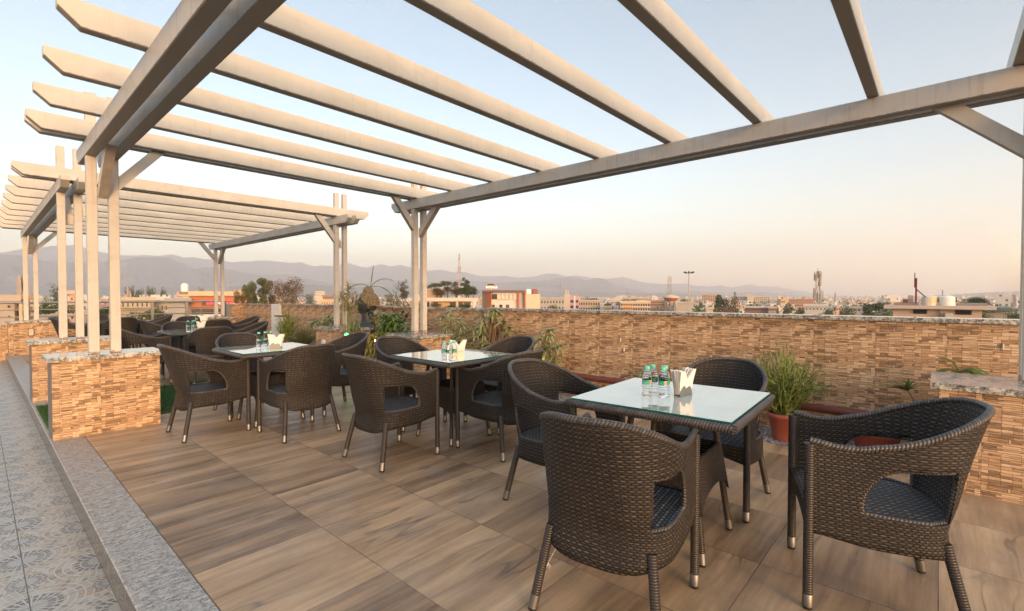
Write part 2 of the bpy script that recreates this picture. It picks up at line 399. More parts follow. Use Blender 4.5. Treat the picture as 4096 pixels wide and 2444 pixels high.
def m_grass():
    t = NT('turf'); n = t.noise(t.pos(), 60, 3); return t.set(t.ramp(n, [(.3, (.015,.05,.010)), (.7, (.055,.14,.03))]), .8)
M['turf'] = m_grass()
HAZE = True; EXPO = 1.92
# ================================================================ the terrace
def struct(mb, name, mat, **kw):
    return mb.build(name, mat, kind='structure', **kw)
# city ground, one sheet to the horizon
gm = NT('city_ground'); gn = gm.noise(gm.pos(), .02, 6, .7)
gm.set(gm.ramp(gn, [(.3, (.05,.055,.03)), (.5, (.12,.11,.075)), (.65, (.24,.20,.16)), (.8, (.32,.27,.22))]), .9)
g = MB(); n_ = 64
g.add([(0,0,-16)]+[(7500*math.cos(2*math.pi*k/n_), 7500*math.sin(2*math.pi*k/n_), -16) for k in range(n_)], [(0, 1+k, 1+(k+1) % n_) for k in range(n_)])
struct(g, 'ground', gm.m)
struct(MB().box(.632, 4.486, -4.5, 15.0, -.25, 0), 'floor', M['wood'])
k = MB().box(.410, .632, -4.5, 15.0, -.30, .0005); k.mi[4] = 1
struct(k, 'kerb', [M['kerb'], M['kside']], bevel=.005)
struct(MB().box(-3.2, .4095, -4.5, 15.3, -.35, -.135), 'path', M['path'])
struct(MB().box(4.486, 5.085, -4.5, 15.0, -.25, -.006), 'gravel', M['gravel'])
# the roof slab the terrace stands on and its building below
b = MB().box(-3.6, 5.30, -4.6, 15.45, -16, -.36)
b.build('terrace_building', plain('terrace_plaster', (.50,.44,.36), .8), label='building that carries the roof terrace', cat='building')

# grass mats
def turf(name, x0, x1, y0, y1, label):
    mb = MB(); r = random.Random(int(x0*100+y0*10))
    mb.box(x0, x1, y0, y1, .001, .014)
    for i in range(int((x1-x0)*(y1-y0)*9000)):
        x = r.uniform(x0, x1); y = r.uniform(y0, y1); a = r.uniform(0, 6.28); h = r.uniform(.015, .032)
        dx, dy = math.cos(a)*.0028, math.sin(a)*.0028; lx, ly = r.uniform(-.012, .012), r.uniform(-.012, .012)
        mb.add([(x-dx, y-dy, .012), (x+dx, y+dy, .012), (x+lx, y+ly, .012+h)], [(0,1,2)])
    mb.build(name, M['turf'], fix=False, label=label, cat='artificial grass', kind='stuff')
turf('grass', .435, 1.42, 6.13, 7.55, 'green artificial grass mat between the two nearest stone plinths')
turf('grass', 1.42, 2.30, 6.40, 7.95, 'green artificial grass mat on the floor behind the third table')

# ---- stone plinths with granite slabs
def plinth(x0, x1, y0, y1, zt, label, near=False, side=None):
    e = empty('stone_plinth', ((x0+x1)/2, (y0+y1)/2, 0), label=label, cat='plinth', group='stone clad plinths under the pergola posts')
    ox, oy = (x0+x1)/2, (y0+y1)/2
    w = MB().box(x0-ox, x1-ox, y0-oy, y1-oy, 0 if x0 > .6 else -.14, zt-.042)
    if side:
        w.mi[4] = 1
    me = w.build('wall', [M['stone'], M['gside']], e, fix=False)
    auto_fix(me, ox, oy)
    s = MB().box(x0-ox-.035, x1-ox+.03, y0-oy-.045, y1-oy+.045, zt-.040, zt)
    for i in (2,3,4,5): s.mi[i] = 1
    s.build('granite_slab', [M['slab'], M['sedge']], e, fix=False)
    return e
def auto_fix(o, ox, oy):        # shift the cladding so that neighbouring plinths do not repeat
    for l in o.data.uv_layers[0].data: l.uv = (l.uv[0]+ox*1.7+oy, l.uv[1]-.078)
plinth(.428, 1.195, 5.70, 6.065, .72, 'nearest stone clad plinth at the left edge, under the front pergola posts', side=1)
plinth(.430, 1.195, 7.93, 8.34, .72, 'second stone clad plinth from the left front, behind the nearest one', side=1)
plinth(.445, 1.195, 14.46, 14.86, .72, 'far left stone clad plinth with the small wall lamp', side=1)
plinth(4.165, 4.715, 5.46, 6.22, .69, 'stone clad plinth behind the middle table, right of the statue')
plinth(4.155, 4.710, 7.62, 8.55, .69, 'stone clad plinth left of the black statue')
plinth(4.155, 4.715, 14.30, 15.0, .69, 'far stone clad plinth by the end of the steel railing')
plinth(4.168, 4.715, -1.0, .0, .69, 'granite topped plinth at the right edge behind the nearest chair')

# ---- parapet
def wallthing(name, label, x0, x1, y0, y1, zt, cat='wall', cope=True, mat=None, zb=-.01):
    ox, oy = (x0+x1)/2, (y0+y1)/2
    e = empty(name, (ox, oy, 0), label=label, cat=cat)
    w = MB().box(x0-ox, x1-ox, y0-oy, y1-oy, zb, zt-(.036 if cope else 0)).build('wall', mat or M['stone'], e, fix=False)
    auto_fix(w, ox, oy)
    if cope:
        s = MB().box(x0-ox-.025, x1-ox+.03, y0-oy, y1-oy, zt-.034, zt)
        for i in (2,3,4,5): s.mi[i] = 1
        s.build('coping', [M['slab'], M['sedge']], e, fix=False)
    return e
wallthing('parapet_wall', 'long stone clad parapet wall with granite coping on the right', 5.085, 5.28, -4.5, 5.10, 1.075)
wallthing('parapet_wall', 'stone clad parapet wall with granite coping behind the black statue', 5.14, 5.30, 5.10, 12.40, 1.062)
wallthing('parapet_wall', 'short darker stretch of stone clad wall left of the white panel', 5.14, 5.30, 12.93, 15.0, 1.045)
wallthing('white_panel', 'white painted slab set in the stone wall by the tall grass', 5.10, 5.30, 12.41, 12.92, 1.044, 'wall', mat=M['white'], cope=False)
wallthing('end_wall', 'lit stone clad wall end facing the tables beside the orange building', 4.80, 5.30, 15.002, 15.2, 1.045)
MB().box(4.70, 4.798, 15.0, 15.2, -.3, 1.03).build('grey_pillar', plain('grey_cement', (.26,.25,.24), .7), label='narrow grey cement pillar where the railing meets the stone wall', cat='pillar')
ub = empty('utility_box', (5.03, 12.2, 0), label='white utility box with a dark lid against the white panel', cat='box')
MB().box(-.05, .06, -.18, .18, 0, .74).build('body', M['white'], ub, bevel=.006)
MB().box(-.07, .07, -.2, .2, .742, .77).build('lid', plain('purple_dirt', (.12,.09,.14), .7), ub)
# low end wall with steel railing
wallthing('low_wall', 'low stone clad wall carrying the steel railing at the far end', -3.2, 4.70, 15.0, 15.22, .625, zb=-.14)
rl = empty('steel_railing', (0, 15.08, .62), label='three bar stainless steel railing along the far end of the terrace', cat='railing')
px = [-2.9,-1.6,-.35,.66,1.32,2.24,3.02,3.77,4.62]
for x in px:
    MB().box(x-.028, x+.028, -.028, .028, 0, .47).build('post', M['steel'], rl)
for z in (.485, .325, .17):
    MB().tube([(-3.1, 0, z), (4.68, 0, z)], .022 if z > .4 else .014, 8).build('rail', M['steel'], rl)

# ---- pergolas
LX = ((.684, .760), (.840, .916)); RX = ((4.312, 4.388), (4.470, 4.546))
ZB, ZM, ZT = 2.53, 2.675, 2.82
def tipped(a0, a1, z0, z1, tip=.095):      # outline of a timber with undercut ends
    zc = z0+(z1-z0)*.58
    return [(a0+tip, z0), (a1-tip, z0), (a1, zc), (a1, z1), (a0, z1), (a0, zc)]
def brace(par, axis, c0, c1, s0, s1, z0, z1, w, mat):
    d = Vector((s1-s0, z1-z0)); L = d.length; d /= L; nrm = Vector((-d.y, d.x))*w*(1 if d.x > 0 else -1)
    a = Vector((s0, z0)); b = Vector((s1, z1))
    p = [tuple(a), tuple(b), tuple(b+Vector((nrm.x-(nrm.x), w/abs(d.x) if abs(d.x) > .1 else w))), tuple(a+Vector((0, w/abs(d.x))))]
    # trim the top so it stays under the timbers
    p[2] = (p[1][0]-(w/abs(d.y))*(1 if d.x > 0 else -1), p[1][1])
    MB().prism(p, axis, c0, c1).build('brace', mat, par)
def pergola(name, label, yposts, rafters, yb, ym, long_posts=3.10, zs=(.72, .69)):
    e = empty(name, (0,0,0), label=label, cat='pergola')
    for xs, zb in ((LX, zs[0]), (RX, zs[1])):
        for i, (a, b) in enumerate(xs):
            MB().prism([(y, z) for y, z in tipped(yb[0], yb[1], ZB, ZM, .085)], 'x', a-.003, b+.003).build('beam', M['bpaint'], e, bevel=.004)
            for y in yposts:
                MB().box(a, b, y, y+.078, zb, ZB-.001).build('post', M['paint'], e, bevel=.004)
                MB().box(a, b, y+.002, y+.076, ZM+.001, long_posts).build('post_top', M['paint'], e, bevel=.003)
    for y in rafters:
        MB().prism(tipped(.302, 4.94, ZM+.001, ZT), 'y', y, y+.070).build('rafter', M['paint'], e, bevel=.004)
    for j, y in enumerate(yposts):
        sgn = 1 if y > ym else -1
        # across, under the paired rafters
        brace(e, 'y', y+.006, y+.072, .918, 1.30, 2.245, ZM+.02, .085, M['paint'])
        brace(e, 'y', y+.006, y+.072, 4.308, 3.93, 2.215, ZM+.02, .085, M['paint'])
        # along, between the paired beams
        for a, b, zz in ((.764, .836, 2.15), (4.392, 4.466, 2.12)):
            for s in (-1, 1):
                if s*sgn < 0 or True:
                    st = y if s < 0 else y+.078
                    if (s > 0) == (y > ym): L_ = .10
                    else: L_ = .45
                    if L_ < .2: continue
                    brace(e, 'x', a, b, st, st+s*L_, zz, ZB+.02, .09, M['paint'])
    return e
P1r = [5.706]+[.348+.768*k for k in range(0, 7)]+[5.862, -.382, -.536]
pergola('pergola', 'nearer cream painted metal pergola over the front tables', (5.782, -.462), P1r, (-.75, 6.36), 2.7)
P2r = [8.025, 8.183, 8.99, 9.80, 10.60, 11.40, 12.20, 13.00, 13.78, 14.545, 14.70]
pergola('pergola', 'farther cream painted metal pergola with closely spaced rafters', (8.102, 14.62), P2r, (7.66, 15.1), 11)

# small wall lamps on the plinths
def wlamp(x0, x1, y, z0, z1, label, axis='y'):
    e = empty('wall_lamp', ((x0+x1)/2, y, (z0+z1)/2), label=label, cat='lamp')
    w, h = (x1-x0)/2, (z1-z0)/2
    MB().box(-w, w, -.02, 0, -h, h).build('lamp_frame', M['dark'], e)
    MB().box(-w*.82, w*.82, -.026, -.0205, -h*.86, h*.9).build('diffuser', plain('lamp_diffuser', (.52,.46,.33), .4), e)
wlamp(.735, .825, 14.455, .40, .56, 'rectangular wall lamp with pale diffuser on the far left plinth')
e = empty('wall_lamp', (4.13, 8.2, .42), label='small white lamp box on the plinth left of the statue', cat='lamp')
MB().box(-.03, .02, -.04, .04, -.05, .05).build('body', M['white'], e, bevel=.005)
# marks on the wall: tiny hooks
pp = MB().tube([(4.985, -.9, .252), (4.985, 3.75, .252)], .036, 14)
pp.build('drain_pipe', M['pvc'], label='red brown plastic pipe running low along the parapet', cat='pipe')

# ================================================================ chairs
def sstep(a, b, x):
    x = max(0, min(1, (x-a)/(b-a))); return x*x*(3-2*x)
def chair_point(t, q, inset=0):
    """t -1..1 from one front leg round the back to the other, q 0..1 bottom to rim"""
    s = abs(t); sg = 1 if t > 0 else -1
    s = 1-s                                     # 0 at front, 1 at rear middle
    zt = .655+.018*math.exp(-(s/.10)**2)+.162*sstep(.22, .92, s)
    zb = .308-.026*sstep(0, .3, s)-.040*sstep(.45, 1, s)+.03*math.exp(-((s-.02)/.035)**2)*0
    z = zb+(zt-zb)*q
    g = max(0, (z-.34)/.48)
    ur = .238+.135*g**1.5-.02*math.exp(-((z-.36)/.07)**2)
    n = 3.3-1.15*min(1, g)
    uc = -.04+.10*min(1, g)
    w = .248+.052*g**1.4*sstep(.15, .7, s)-inset
    ls = .25-uc
    # arc fractions
    f = s/.36 if s < .36 else None
    if s < .36: u = .25-ls*(s/.36); v = w
    else:
        th = (s-.36)/.64*math.pi/2
        th = th+.16*math.sin(2*th)*0
        u = uc-(uc+ur-inset)*math.sin(th)**(2/n); v = w*max(0, math.cos(th))**(2/n)
    return Vector((u, v*sg, z))
def even(n):      # resample t so that quads stay even round the corners
    ts = [i/400 for i in range(401)]; pts = [chair_point(-1+2*t, .5) for t in ts]; L = [0]
    for a, b in zip(pts, pts[1:]): L.append(L[-1]+(b-a).length)
    out = []; j = 0
    for i in range(n+1):
        d = L[-1]*i/n
        while j < 399 and L[j+1] < d: j += 1
        out.append(-1+2*(ts[j]+(ts[j+1]-ts[j])*(d-L[j])/max(1e-9, L[j+1]-L[j])))
    return out, L[-1]
def shell_object():
    NU, NV = 88, 16; ts, LL = even(NU); mb = MB(); th = .017
    P = [[chair_point(t, q/NV) for q in range(NV+1)] for t in ts]
    def nrm(i, j):
        a = P[min(i+1, NU)][j]-P[max(i-1, 0)][j]; b = P[i][min(j+1, NV)]-P[i][max(j-1, 0)]
        return a.cross(b).normalized()
    c = Vector((.05, 0, .5)); vs = []; 
    for i in range(NU+1):
        for j in range(NV+1):
            n = nrm(i, j)
            if n.dot(P[i][j]-c) < 0: n = -n
            vs.append((P[i][j]+n*th/2, P[i][j]-n*th/2))
    idx = lambda i, j: i*(NV+1)+j
    V = [a for a, b in vs]+[b for a, b in vs]; o = len(vs); F = []; UV = []
    for i in range(NU):
        for j in range(NV):
            q = [(i, j), (i+1, j), (i+1, j+1), (i, j+1)]
            uvs = tuple((LL*a/NU, P[a][b].z) for a, b in q)
            F.append(tuple(idx(a, b) for a, b in q)); UV.append(uvs)
            F.append(tuple(o+idx(a, b) for a, b in q[::-1])); UV.append(uvs[::-1])
    for i in range(NU):
        for j, fl in ((0, 0), (NV, 1)):
            a, b = idx(i, j), idx(i+1, j); F.append((a, o+a, o+b, b) if not fl else (a, b, o+b, o+a))
            UV.append(((0,0),(.01,0),(.01,.01),(0,.01)))
    for j in range(NV):
        for i, fl in ((0, 0), (NU, 1)):
            a, b = idx(i, j), idx(i, j+1); F.append((a, b, o+b, o+a)); UV.append(((0,0),(.01,0),(.01,.01),(0,.01)))
    mb.add(V, F, UV, True)
    ob = mb.build('woven_shell', M['wicker'])
    D = [(-.202, .405), (.072, .412), (.078, .44), (.070, .49), (.045, .54), (.010, .578), (-.03, .598), (-.214, .606), (-.219, .59)]
    cut = MB().prism(D, 'y', -.6, .6).build('cutter', M['wicker'])
    # three flat-sided cut through both sides at once
    md = ob.modifiers.new('b', 'BOOLEAN'); md.object = cut; md.operation = 'DIFFERENCE'; md.solver = 'EXACT'
    dg = bpy.context.evaluated_depsgraph_get(); me = bpy.data.meshes.new_from_object(ob.evaluated_get(dg))
    ob.modifiers.clear(); ob.data = me
    bpy.data.objects.remove(cut)
    return ob, D
def make_chair():
    root = empty('wicker_chair'); sh, D = shell_object(); sh.parent = root
    # rolled rim: up the front, round the top
    top = [chair_point(t, 1)+Vector((0,0,.002)) for t in even(60)[0]]
    MB().tube(top, [.0135]*len(top), 8).build('rim', M['rim'], root)
    # opening edge rolls
    for s in (-1, 1):
        pts = []
        for i in range(len(D)):
            a, b = Vector(D[i]), Vector(D[(i+1) % len(D)])
            for k in range(4): pts.append(a.lerp(b, k/4))
        pts.append(Vector(D[0])); out = []
        for p in pts:
            # where the shell is at this u, z
            best = min((abs(chair_point(tt/60*s, 0).x-0) and abs(_uvz(tt/60*s, p.y).x-p.x), tt) for tt in range(14, 61))
            q = _uvz(best[1]/60*s, p.y); out.append(Vector((p.x, q.y, p.y)))
        MB().tube(out, .0085, 6).build('opening_edge', M['rim'], root)
    # seat
    ts, _ = even(48); ring = []
    for t in ts:
        q = .45; p = chair_point(t, .32, .012); ring.append((p.x, p.y))
    m = MB(); n = len(ring); zt, zb = .405, .365
    ring = [(min(.262, x), y) for x, y in ring]
    cx = 0
    tops = [(x, y, zt-(0.012 if x > .25 else 0)) for x, y in ring]; bots = [(x, y, zb) for x, y in ring]
    m.add(tops, [tuple(range(n))]); m.add(bots, [tuple(range(n))[::-1]])
    m.add(tops+bots, [(i, (i+1) % n, n+(i+1) % n, n+i) for i in range(n)])
    m.build('seat', M['wseat'], root)
    # apron with an arched lower edge between the front legs
    a = MB(); N = 14
    lo = [(-.24+.48*i/N, .315+.035*math.sin(math.pi*i/N)) for i in range(N+1)]
    a.prism(lo+[(.24, .41), (-.24, .41)], 'x', .246, .262); a.build('apron', M['wicker'], root)
    # legs
    for s in (-1, 1):
        lg = MB().tube([(.252, s*.250, .055), (.252, s*.250, .665)], [.0185, .0185], 12).build('leg', M['leg'], root)
        MB().lathe([(.0195, .012), (.0195, .06), (.018, .062)], 14, (.252, s*.250, 0)).build('foot_cap', M['cap'], lg)
        MB().lathe([(.016, 0), (.018, .012)], 14, (.252, s*.250, 0)).build('foot_pad', M['rubber'], lg)
        a0 = Vector((-.262, s*.252, 0)); a1 = Vector((-.192, s*.205, .33)); d = (a1-a0)
        lg = MB().tube([a0+d*.165, a1], [.0185, .0185], 12).build('leg', M['leg'], root)
        MB().tube([a0+d*.035, a0+d*.19], .0195, 14).build('foot_cap', M['cap'], lg)
        MB().tube([a0, a0+d*.04], [.016, .018], 14).build('foot_pad', M['rubber'], lg)
    return root
def _uvz(t, z):
    lo, hi = 0.0, 1.0
    for _ in range(12):
        m = (lo+hi)/2
        if chair_point(t, m).z < z: lo = m
        else: hi = m
    return chair_point(t, m)
chairs = [  # x, y, facing (deg), label
 (1.755, .985, 8.0, 'dark wicker armchair in the foreground with its back to the viewer at the nearest table'),
 (2.52, .22, 108.0, 'dark wicker armchair pulled out at the right edge of the picture, seen from its side'),
 (2.395, 1.71, -92, 'dark wicker armchair at the far left side of the nearest table'),
 (3.065, 1.045, 182, 'dark wicker armchair behind the nearest table, next to the potted grass'),
 (2.16, 3.197, 1, 'dark wicker armchair at the left of the middle table with its side opening in view'),
 (2.885, 2.705, 90, 'dark wicker armchair at the right front of the middle table'),
 (2.86, 3.93, -90, 'dark wicker armchair behind the middle table on its left, below the statue'),
 (3.49, 3.27, 180, 'dark wicker armchair behind the middle table on its right, before the stone wall'),
 (1.425, 5.035, 0, 'dark wicker armchair beside the nearest stone plinth'),
 (1.975, 4.40, 91, 'dark wicker armchair with its curved back to the viewer at the third table'),
 (1.985, 5.67, -90, 'dark wicker armchair behind the third table on its left'),
 (2.655, 5.02, 180, 'dark wicker armchair behind the third table, below the green light'),
]
# the three tables farther back
far_tables = [(2.235, 8.455), (2.95, 10.75), (1.98, 13.2)]
fc = ['fourth table from the front', 'fifth table, before the far plinth', 'farthest table, behind the pergola posts']
side = [('at the left of', -.63, 0, 0), ('on the near side of', 0, -.62, 90), ('on the far side of', 0, .66, -90), ('at the right of', .66, 0, 180)]
for (x, y), nm in zip(far_tables, fc):
    for s, dx, dy, a in side:
        chairs.append((x+dx, y+dy, a+rnd.uniform(-4, 4), 'dark wicker armchair %s the %s' % (s, nm)))
src = make_chair()
for i, (x, y, a, lab) in enumerate(chairs):
    o = src if i == 0 else copy_tree(src)
    o.location = (x, y, .0005); o.rotation_euler = (0, 0, R(a))
    tag(o, lab, 'armchair', 'dark wicker armchairs round the terrace tables')

# ================================================================ tables
def make_table():
    root = empty('wicker_table')
    h = .395
    MB().box(-h, h, -h, h, .682, .7215).build('table_top', M['wicker'], root, bevel=.012)
    rt = MB(); r_ = .020
    cs = [(-h, -h), (h, -h), (h, h), (-h, h), (-h, -h)]
    pts = []
    for (a, b), (c, d) in zip(cs, cs[1:]):
        for k in range(6): pts.append((a+(c-a)*k/6, b+(d-b)*k/6, .702))
    pts.append((-h, -h, .702))
    rt.tube(pts, r_, 8).build('edge_roll', M['rim'], root)
    gm_ = MB().box(-.388, .388, -.388, .388, .7225, .729)
    for i in (2,3,4,5): gm_.mi[i] = 1
    gm_.build('glass_top', [M['glass'], M['gedge']], root, fix=False, bevel=0)
    for sx in (-1, 1):
        for sy in (-1, 1):
            f = Vector((sx*.228, sy*.228, 0)); k1 = Vector((sx*.195, sy*.195, .28)); k2 = Vector((sx*.175, sy*.175, .5)); t = Vector((sx*.15, sy*.15, .685))
            lg = MB().tube([f.lerp(k1, .18), k1, k2, t], .017, 10).build('leg', M['leg'], root)
            MB().tube([f.lerp(k1, .04), f.lerp(k1, .21)], .0185, 12).build('foot_cap', M['cap'], lg)
            MB().tube([f, f.lerp(k1, .045)], [.015, .0175], 12).build('foot_pad', M['rubber'], lg)
    # woven skirt with arched lower edges
    N = 16
    for ang in range(4):
        c, s = math.cos(ang*math.pi/2), math.sin(ang*math.pi/2); m = MB(); vs = []
        def W(x, y, z): return (x*c-y*s, x*s+y*c, z)
        fs = []; uvs = []
        for i in range(N+1):
            k = -1+2*i/N; zb = .225+.085*math.sqrt(max(0, 1-k*k))
            wb = .225-.02*(zb-.22)/.25; vs += [W(k*wb, -wb, zb), W(k*.192, -.192, .475), W(k*wb, -wb+.012, zb), W(k*.192, -.180, .475)]
            if i:
                a = (i-1)*4; b = i*4
                fs += [(a, b, b+1, a+1), (a+2, a+3, b+3, b+2), (a, a+2, b+2, b), (a+1, b+1, b+3, a+3)]
                x0, x1 = .4*(i-1)/N, .4*i/N
                uvs += [((x0,.25),(x1,.25),(x1,.475),(x0,.475)), ((x0,.25),(x0,.475),(x1,.475),(x1,.25)), None, None]
        m.add(vs, fs, uvs); m.build('skirt', M['wicker'], root)
    MB().box(-.165, .165, -.165, .165, .40, .412).build('lower_shelf', M['dark'], root)
    return root
tabs = [(2.437, 1.045, 3, 'nearest square wicker table with a milky glass top, four bottles on it'),
        (2.845, 3.245, 0, 'middle square wicker table with a glass top, before the plinth'),
        (1.985, 5.06, 0, 'third square wicker table with a glass top, behind the curved chair back'),
        (*far_tables[0], 0, 'fourth square wicker table, right behind the third one'),
        (*far_tables[1], 0, 'fifth square wicker table before the far plinth'),
        (*far_tables[2], 0, 'farthest square wicker table seen between the pergola posts')]
ts_ = make_table()
for i, (x, y, a, lab) in enumerate(tabs):
    o = ts_ if i == 0 else copy_tree(ts_)
    o.location = (x, y, .0005); o.rotation_euler = (0, 0, R(a)); tag(o, lab, 'table', 'square wicker tables with glass tops')
TZ = .7305

# ---- bottles
def make_bottle():
    root = empty('water_bottle')
    r = .0255
    prof = [(.019, 0), (r, .006), (r, .016), (r-.0015, .022), (r, .03), (r-.0015, .038), (r, .046), (r-.001, .062), (r-.001, .088), (r, .092),
            (r-.0015, .099), (r-.001, .106), (r-.003, .116), (r-.008, .126), (r-.0125, .133), (r-.0130, .140), (.0, .1405)]
    MB().lathe(prof, 20).build('body', M['bottle'], root)
    MB().lathe([(.0146, .138), (.0150, .139), (.0150, .152), (.0135, .1545), (0, .155)], 20).build('cap', M['captop'], root)
    lb = MB().lathe([(r-.0003, .063), (r-.0003, .087)], 24); lb.f = lb.f[:24]; lb.uv = lb.uv[:24]; lb.mi = lb.mi[:24]; lb.sm = lb.sm[:24]
    lab = lb.build('label', M['lab'], root, fix=False)
    # printing on the label: a few letters and a pale picture patch
    for a0, a1, z0, z1, mt in ((-.35, .35, .0645, .0855, 'labpic'), (2.6, 3.3, .0645, .0855, 'labpic'), (-1.65, -1.58, .066, .084, 'labw')):
        m = MB(); n = 6; vs = []
        for i in range(n+1):
            a = a0+(a1-a0)*i/n
            vs += [((r+.0003)*math.cos(a), (r+.0003)*math.sin(a), z0), ((r+.0003)*math.cos(a), (r+.0003)*math.sin(a), z1)]
        m.add(vs, [(2*i, 2*i+2, 2*i+3, 2*i+1) for i in range(n)]); m.build('printed_picture', M[mt], lab)
    for a0 in (-1.45, 1.5): wrap_text('leri', .0115, r+.0004, a0, .069, lab)
    return root
def text_mesh(s, size, extrude=0, name='lettering', mat=None, parent=None, align='LEFT', bold=0):
    cu = bpy.data.curves.new('t', 'FONT'); cu.body = s; cu.size = size; cu.extrude = extrude; cu.align_x = align; cu.offset = bold; cu.resolution_u = 3
    ob = bpy.data.objects.new('t', cu); C.objects.link(ob)
    dg = bpy.context.evaluated_depsgraph_get(); me = bpy.data.meshes.new_from_object(ob.evaluated_get(dg))
    bpy.data.objects.remove(ob); bpy.data.curves.remove(cu)
    o = bpy.data.objects.new(name, me); C.objects.link(o); me.materials.clear(); me.materials.append(mat)
    if parent: o.parent = parent
    return o
def wrap_text(s, size, r, a0, z, parent):
    o = text_mesh(s, size, 0, 'lettering', M['labw'], parent)
    for v in o.data.vertices:
        a = a0+v.co.x/r; v.co = Vector((r*math.cos(a), r*math.sin(a), z+v.co.y))
t = NT('label_picture'); M['labpic'] = t.set(t.ramp(t.noise(t.obj(), 160, 2), [(.38, (.05,.03,.025)), (.48, (.55,.12,.08)), (.55, (.75,.55,.12)), (.62, (.70,.72,.68))]), .5)
bsrc = make_bottle()
BL = [(2.325, 1.135, 'leftmost teal capped water bottle on the nearest table', -1.8), (2.402, 1.140, 'rear teal capped water bottle in the middle of the four on the nearest table', -.9),
      (2.350, 1.058, 'front teal capped water bottle on the nearest table, label turned to the viewer', -2.2), (2.408, 1.075, 'teal capped water bottle half hidden behind the front one on the nearest table', .4),
      (2.531, 2.998, 'left water bottle beside the napkins on the middle table', .3), (2.529, 2.925, 'front water bottle on the middle table', 1.2), (2.595, 2.952, 'right water bottle on the middle table, behind the napkins', 2.0),
      (1.905, 5.14, 'leftmost water bottle behind the napkins on the third table', 1.0), (1.99, 5.20, 'middle water bottle behind the napkins on the third table', 2.2), (2.03, 5.16, 'right water bottle behind the napkins on the third table', .1),
      (2.10, 8.34, 'left water bottle on the fourth table', .5), (2.155, 8.31, 'middle water bottle on the fourth table', 1.9), (2.21, 8.42, 'right water bottle on the fourth table', .9),
      (2.86, 10.78, 'left water bottle on the fifth table', .9), (2.98, 10.9, 'right water bottle on the fifth table', .1),
      (2.01, 13.1, 'right water bottle on the farthest table', .9), (1.90, 13.2, 'left water bottle on the farthest table', .3)]
for i, (x, y, lab, a) in enumerate(BL):
    o = bsrc if i == 0 else copy_tree(bsrc)
    o.location = (x, y, TZ); o.rotation_euler = (0, 0, a); tag(o, lab, 'bottle', 'teal capped water bottles on the tables')

# ---- napkin holders (a thing) with napkins (another thing) in them
def make_napkins():
    hd = empty('napkin_holder'); r = .056
    arc = [(r*math.cos(math.pi*k/20), r*math.sin(math.pi*k/20)*1.02) for k in range(21)]
    for y in (-.019, .0175): MB().prism(arc, 'y', y, y+.0015).build('plate', M['steel'], hd)
    MB().box(-r, r, -.0172, .0172, 0, .002).build('base', M['steel'], hd)
    nk = empty('paper_napkins'); rr = random.Random(3); m = MB()
    for k in range(9):
        y = -.0145+.0036*k; sp = (k-4)*.0045; a = rr.uniform(-.004, .004)
        left = [(-.052, .004), (.02, .004), (.012+a, .078), (-.030+a, .128+rr.uniform(-.006, .004)), (-.066+a, .135+rr.uniform(-.01, .004)), (-.060, .07)]
        right = [(-.02, .004), (.052, .004), (.060, .07), (.072+a, .135+rr.uniform(-.01, .004)), (.045+a, .132+rr.uniform(-.006, .004)), (.003+a, .082)]
        for poly in (left, right) if k % 2 else (right, left):
            vs = []; n = len(poly)
            for dy in (0, .0014):
                for p in poly: vs.append((p[0], y+dy+sp*(p[1]/.13)**1.5, p[1]))
            m.add(vs, [tuple(range(n))[::-1], tuple(range(n, 2*n))]+[(i, (i+1) % n, n+(i+1) % n, n+i) for i in range(n)])
            y += .0015
    m.build('folded_sheets', M['paper'], nk)
    return hd, nk
hs, ns = make_napkins()
NL = [(2.475, 1.005, -10, 'nearest table'), (2.80, 3.135, -10-32, 'middle table'), (2.005, 4.975, -42, 'third table'), (2.27, 8.40, -42, 'fourth table'), (2.95, 10.66, -45, 'fifth table'), (1.95, 13.0, -45, 'farthest table')]
for i, (x, y, a, nm) in enumerate(NL):
    for s_, n1, l1, c1, g1 in ((hs, 'h', 'half round steel napkin holder on the '+nm, 'napkin holder', 'napkin holders'), (ns, 'n', 'white paper napkins fanned out in the holder on the '+nm, 'napkins', 'fanned paper napkins')):
        o = s_ if i == 0 else copy_tree(s_)
        o.location = (x, y, TZ+(.0022 if n1 == 'n' else 0)); o.rotation_euler = (0, 0, R(a)); tag(o, l1, c1, g1)
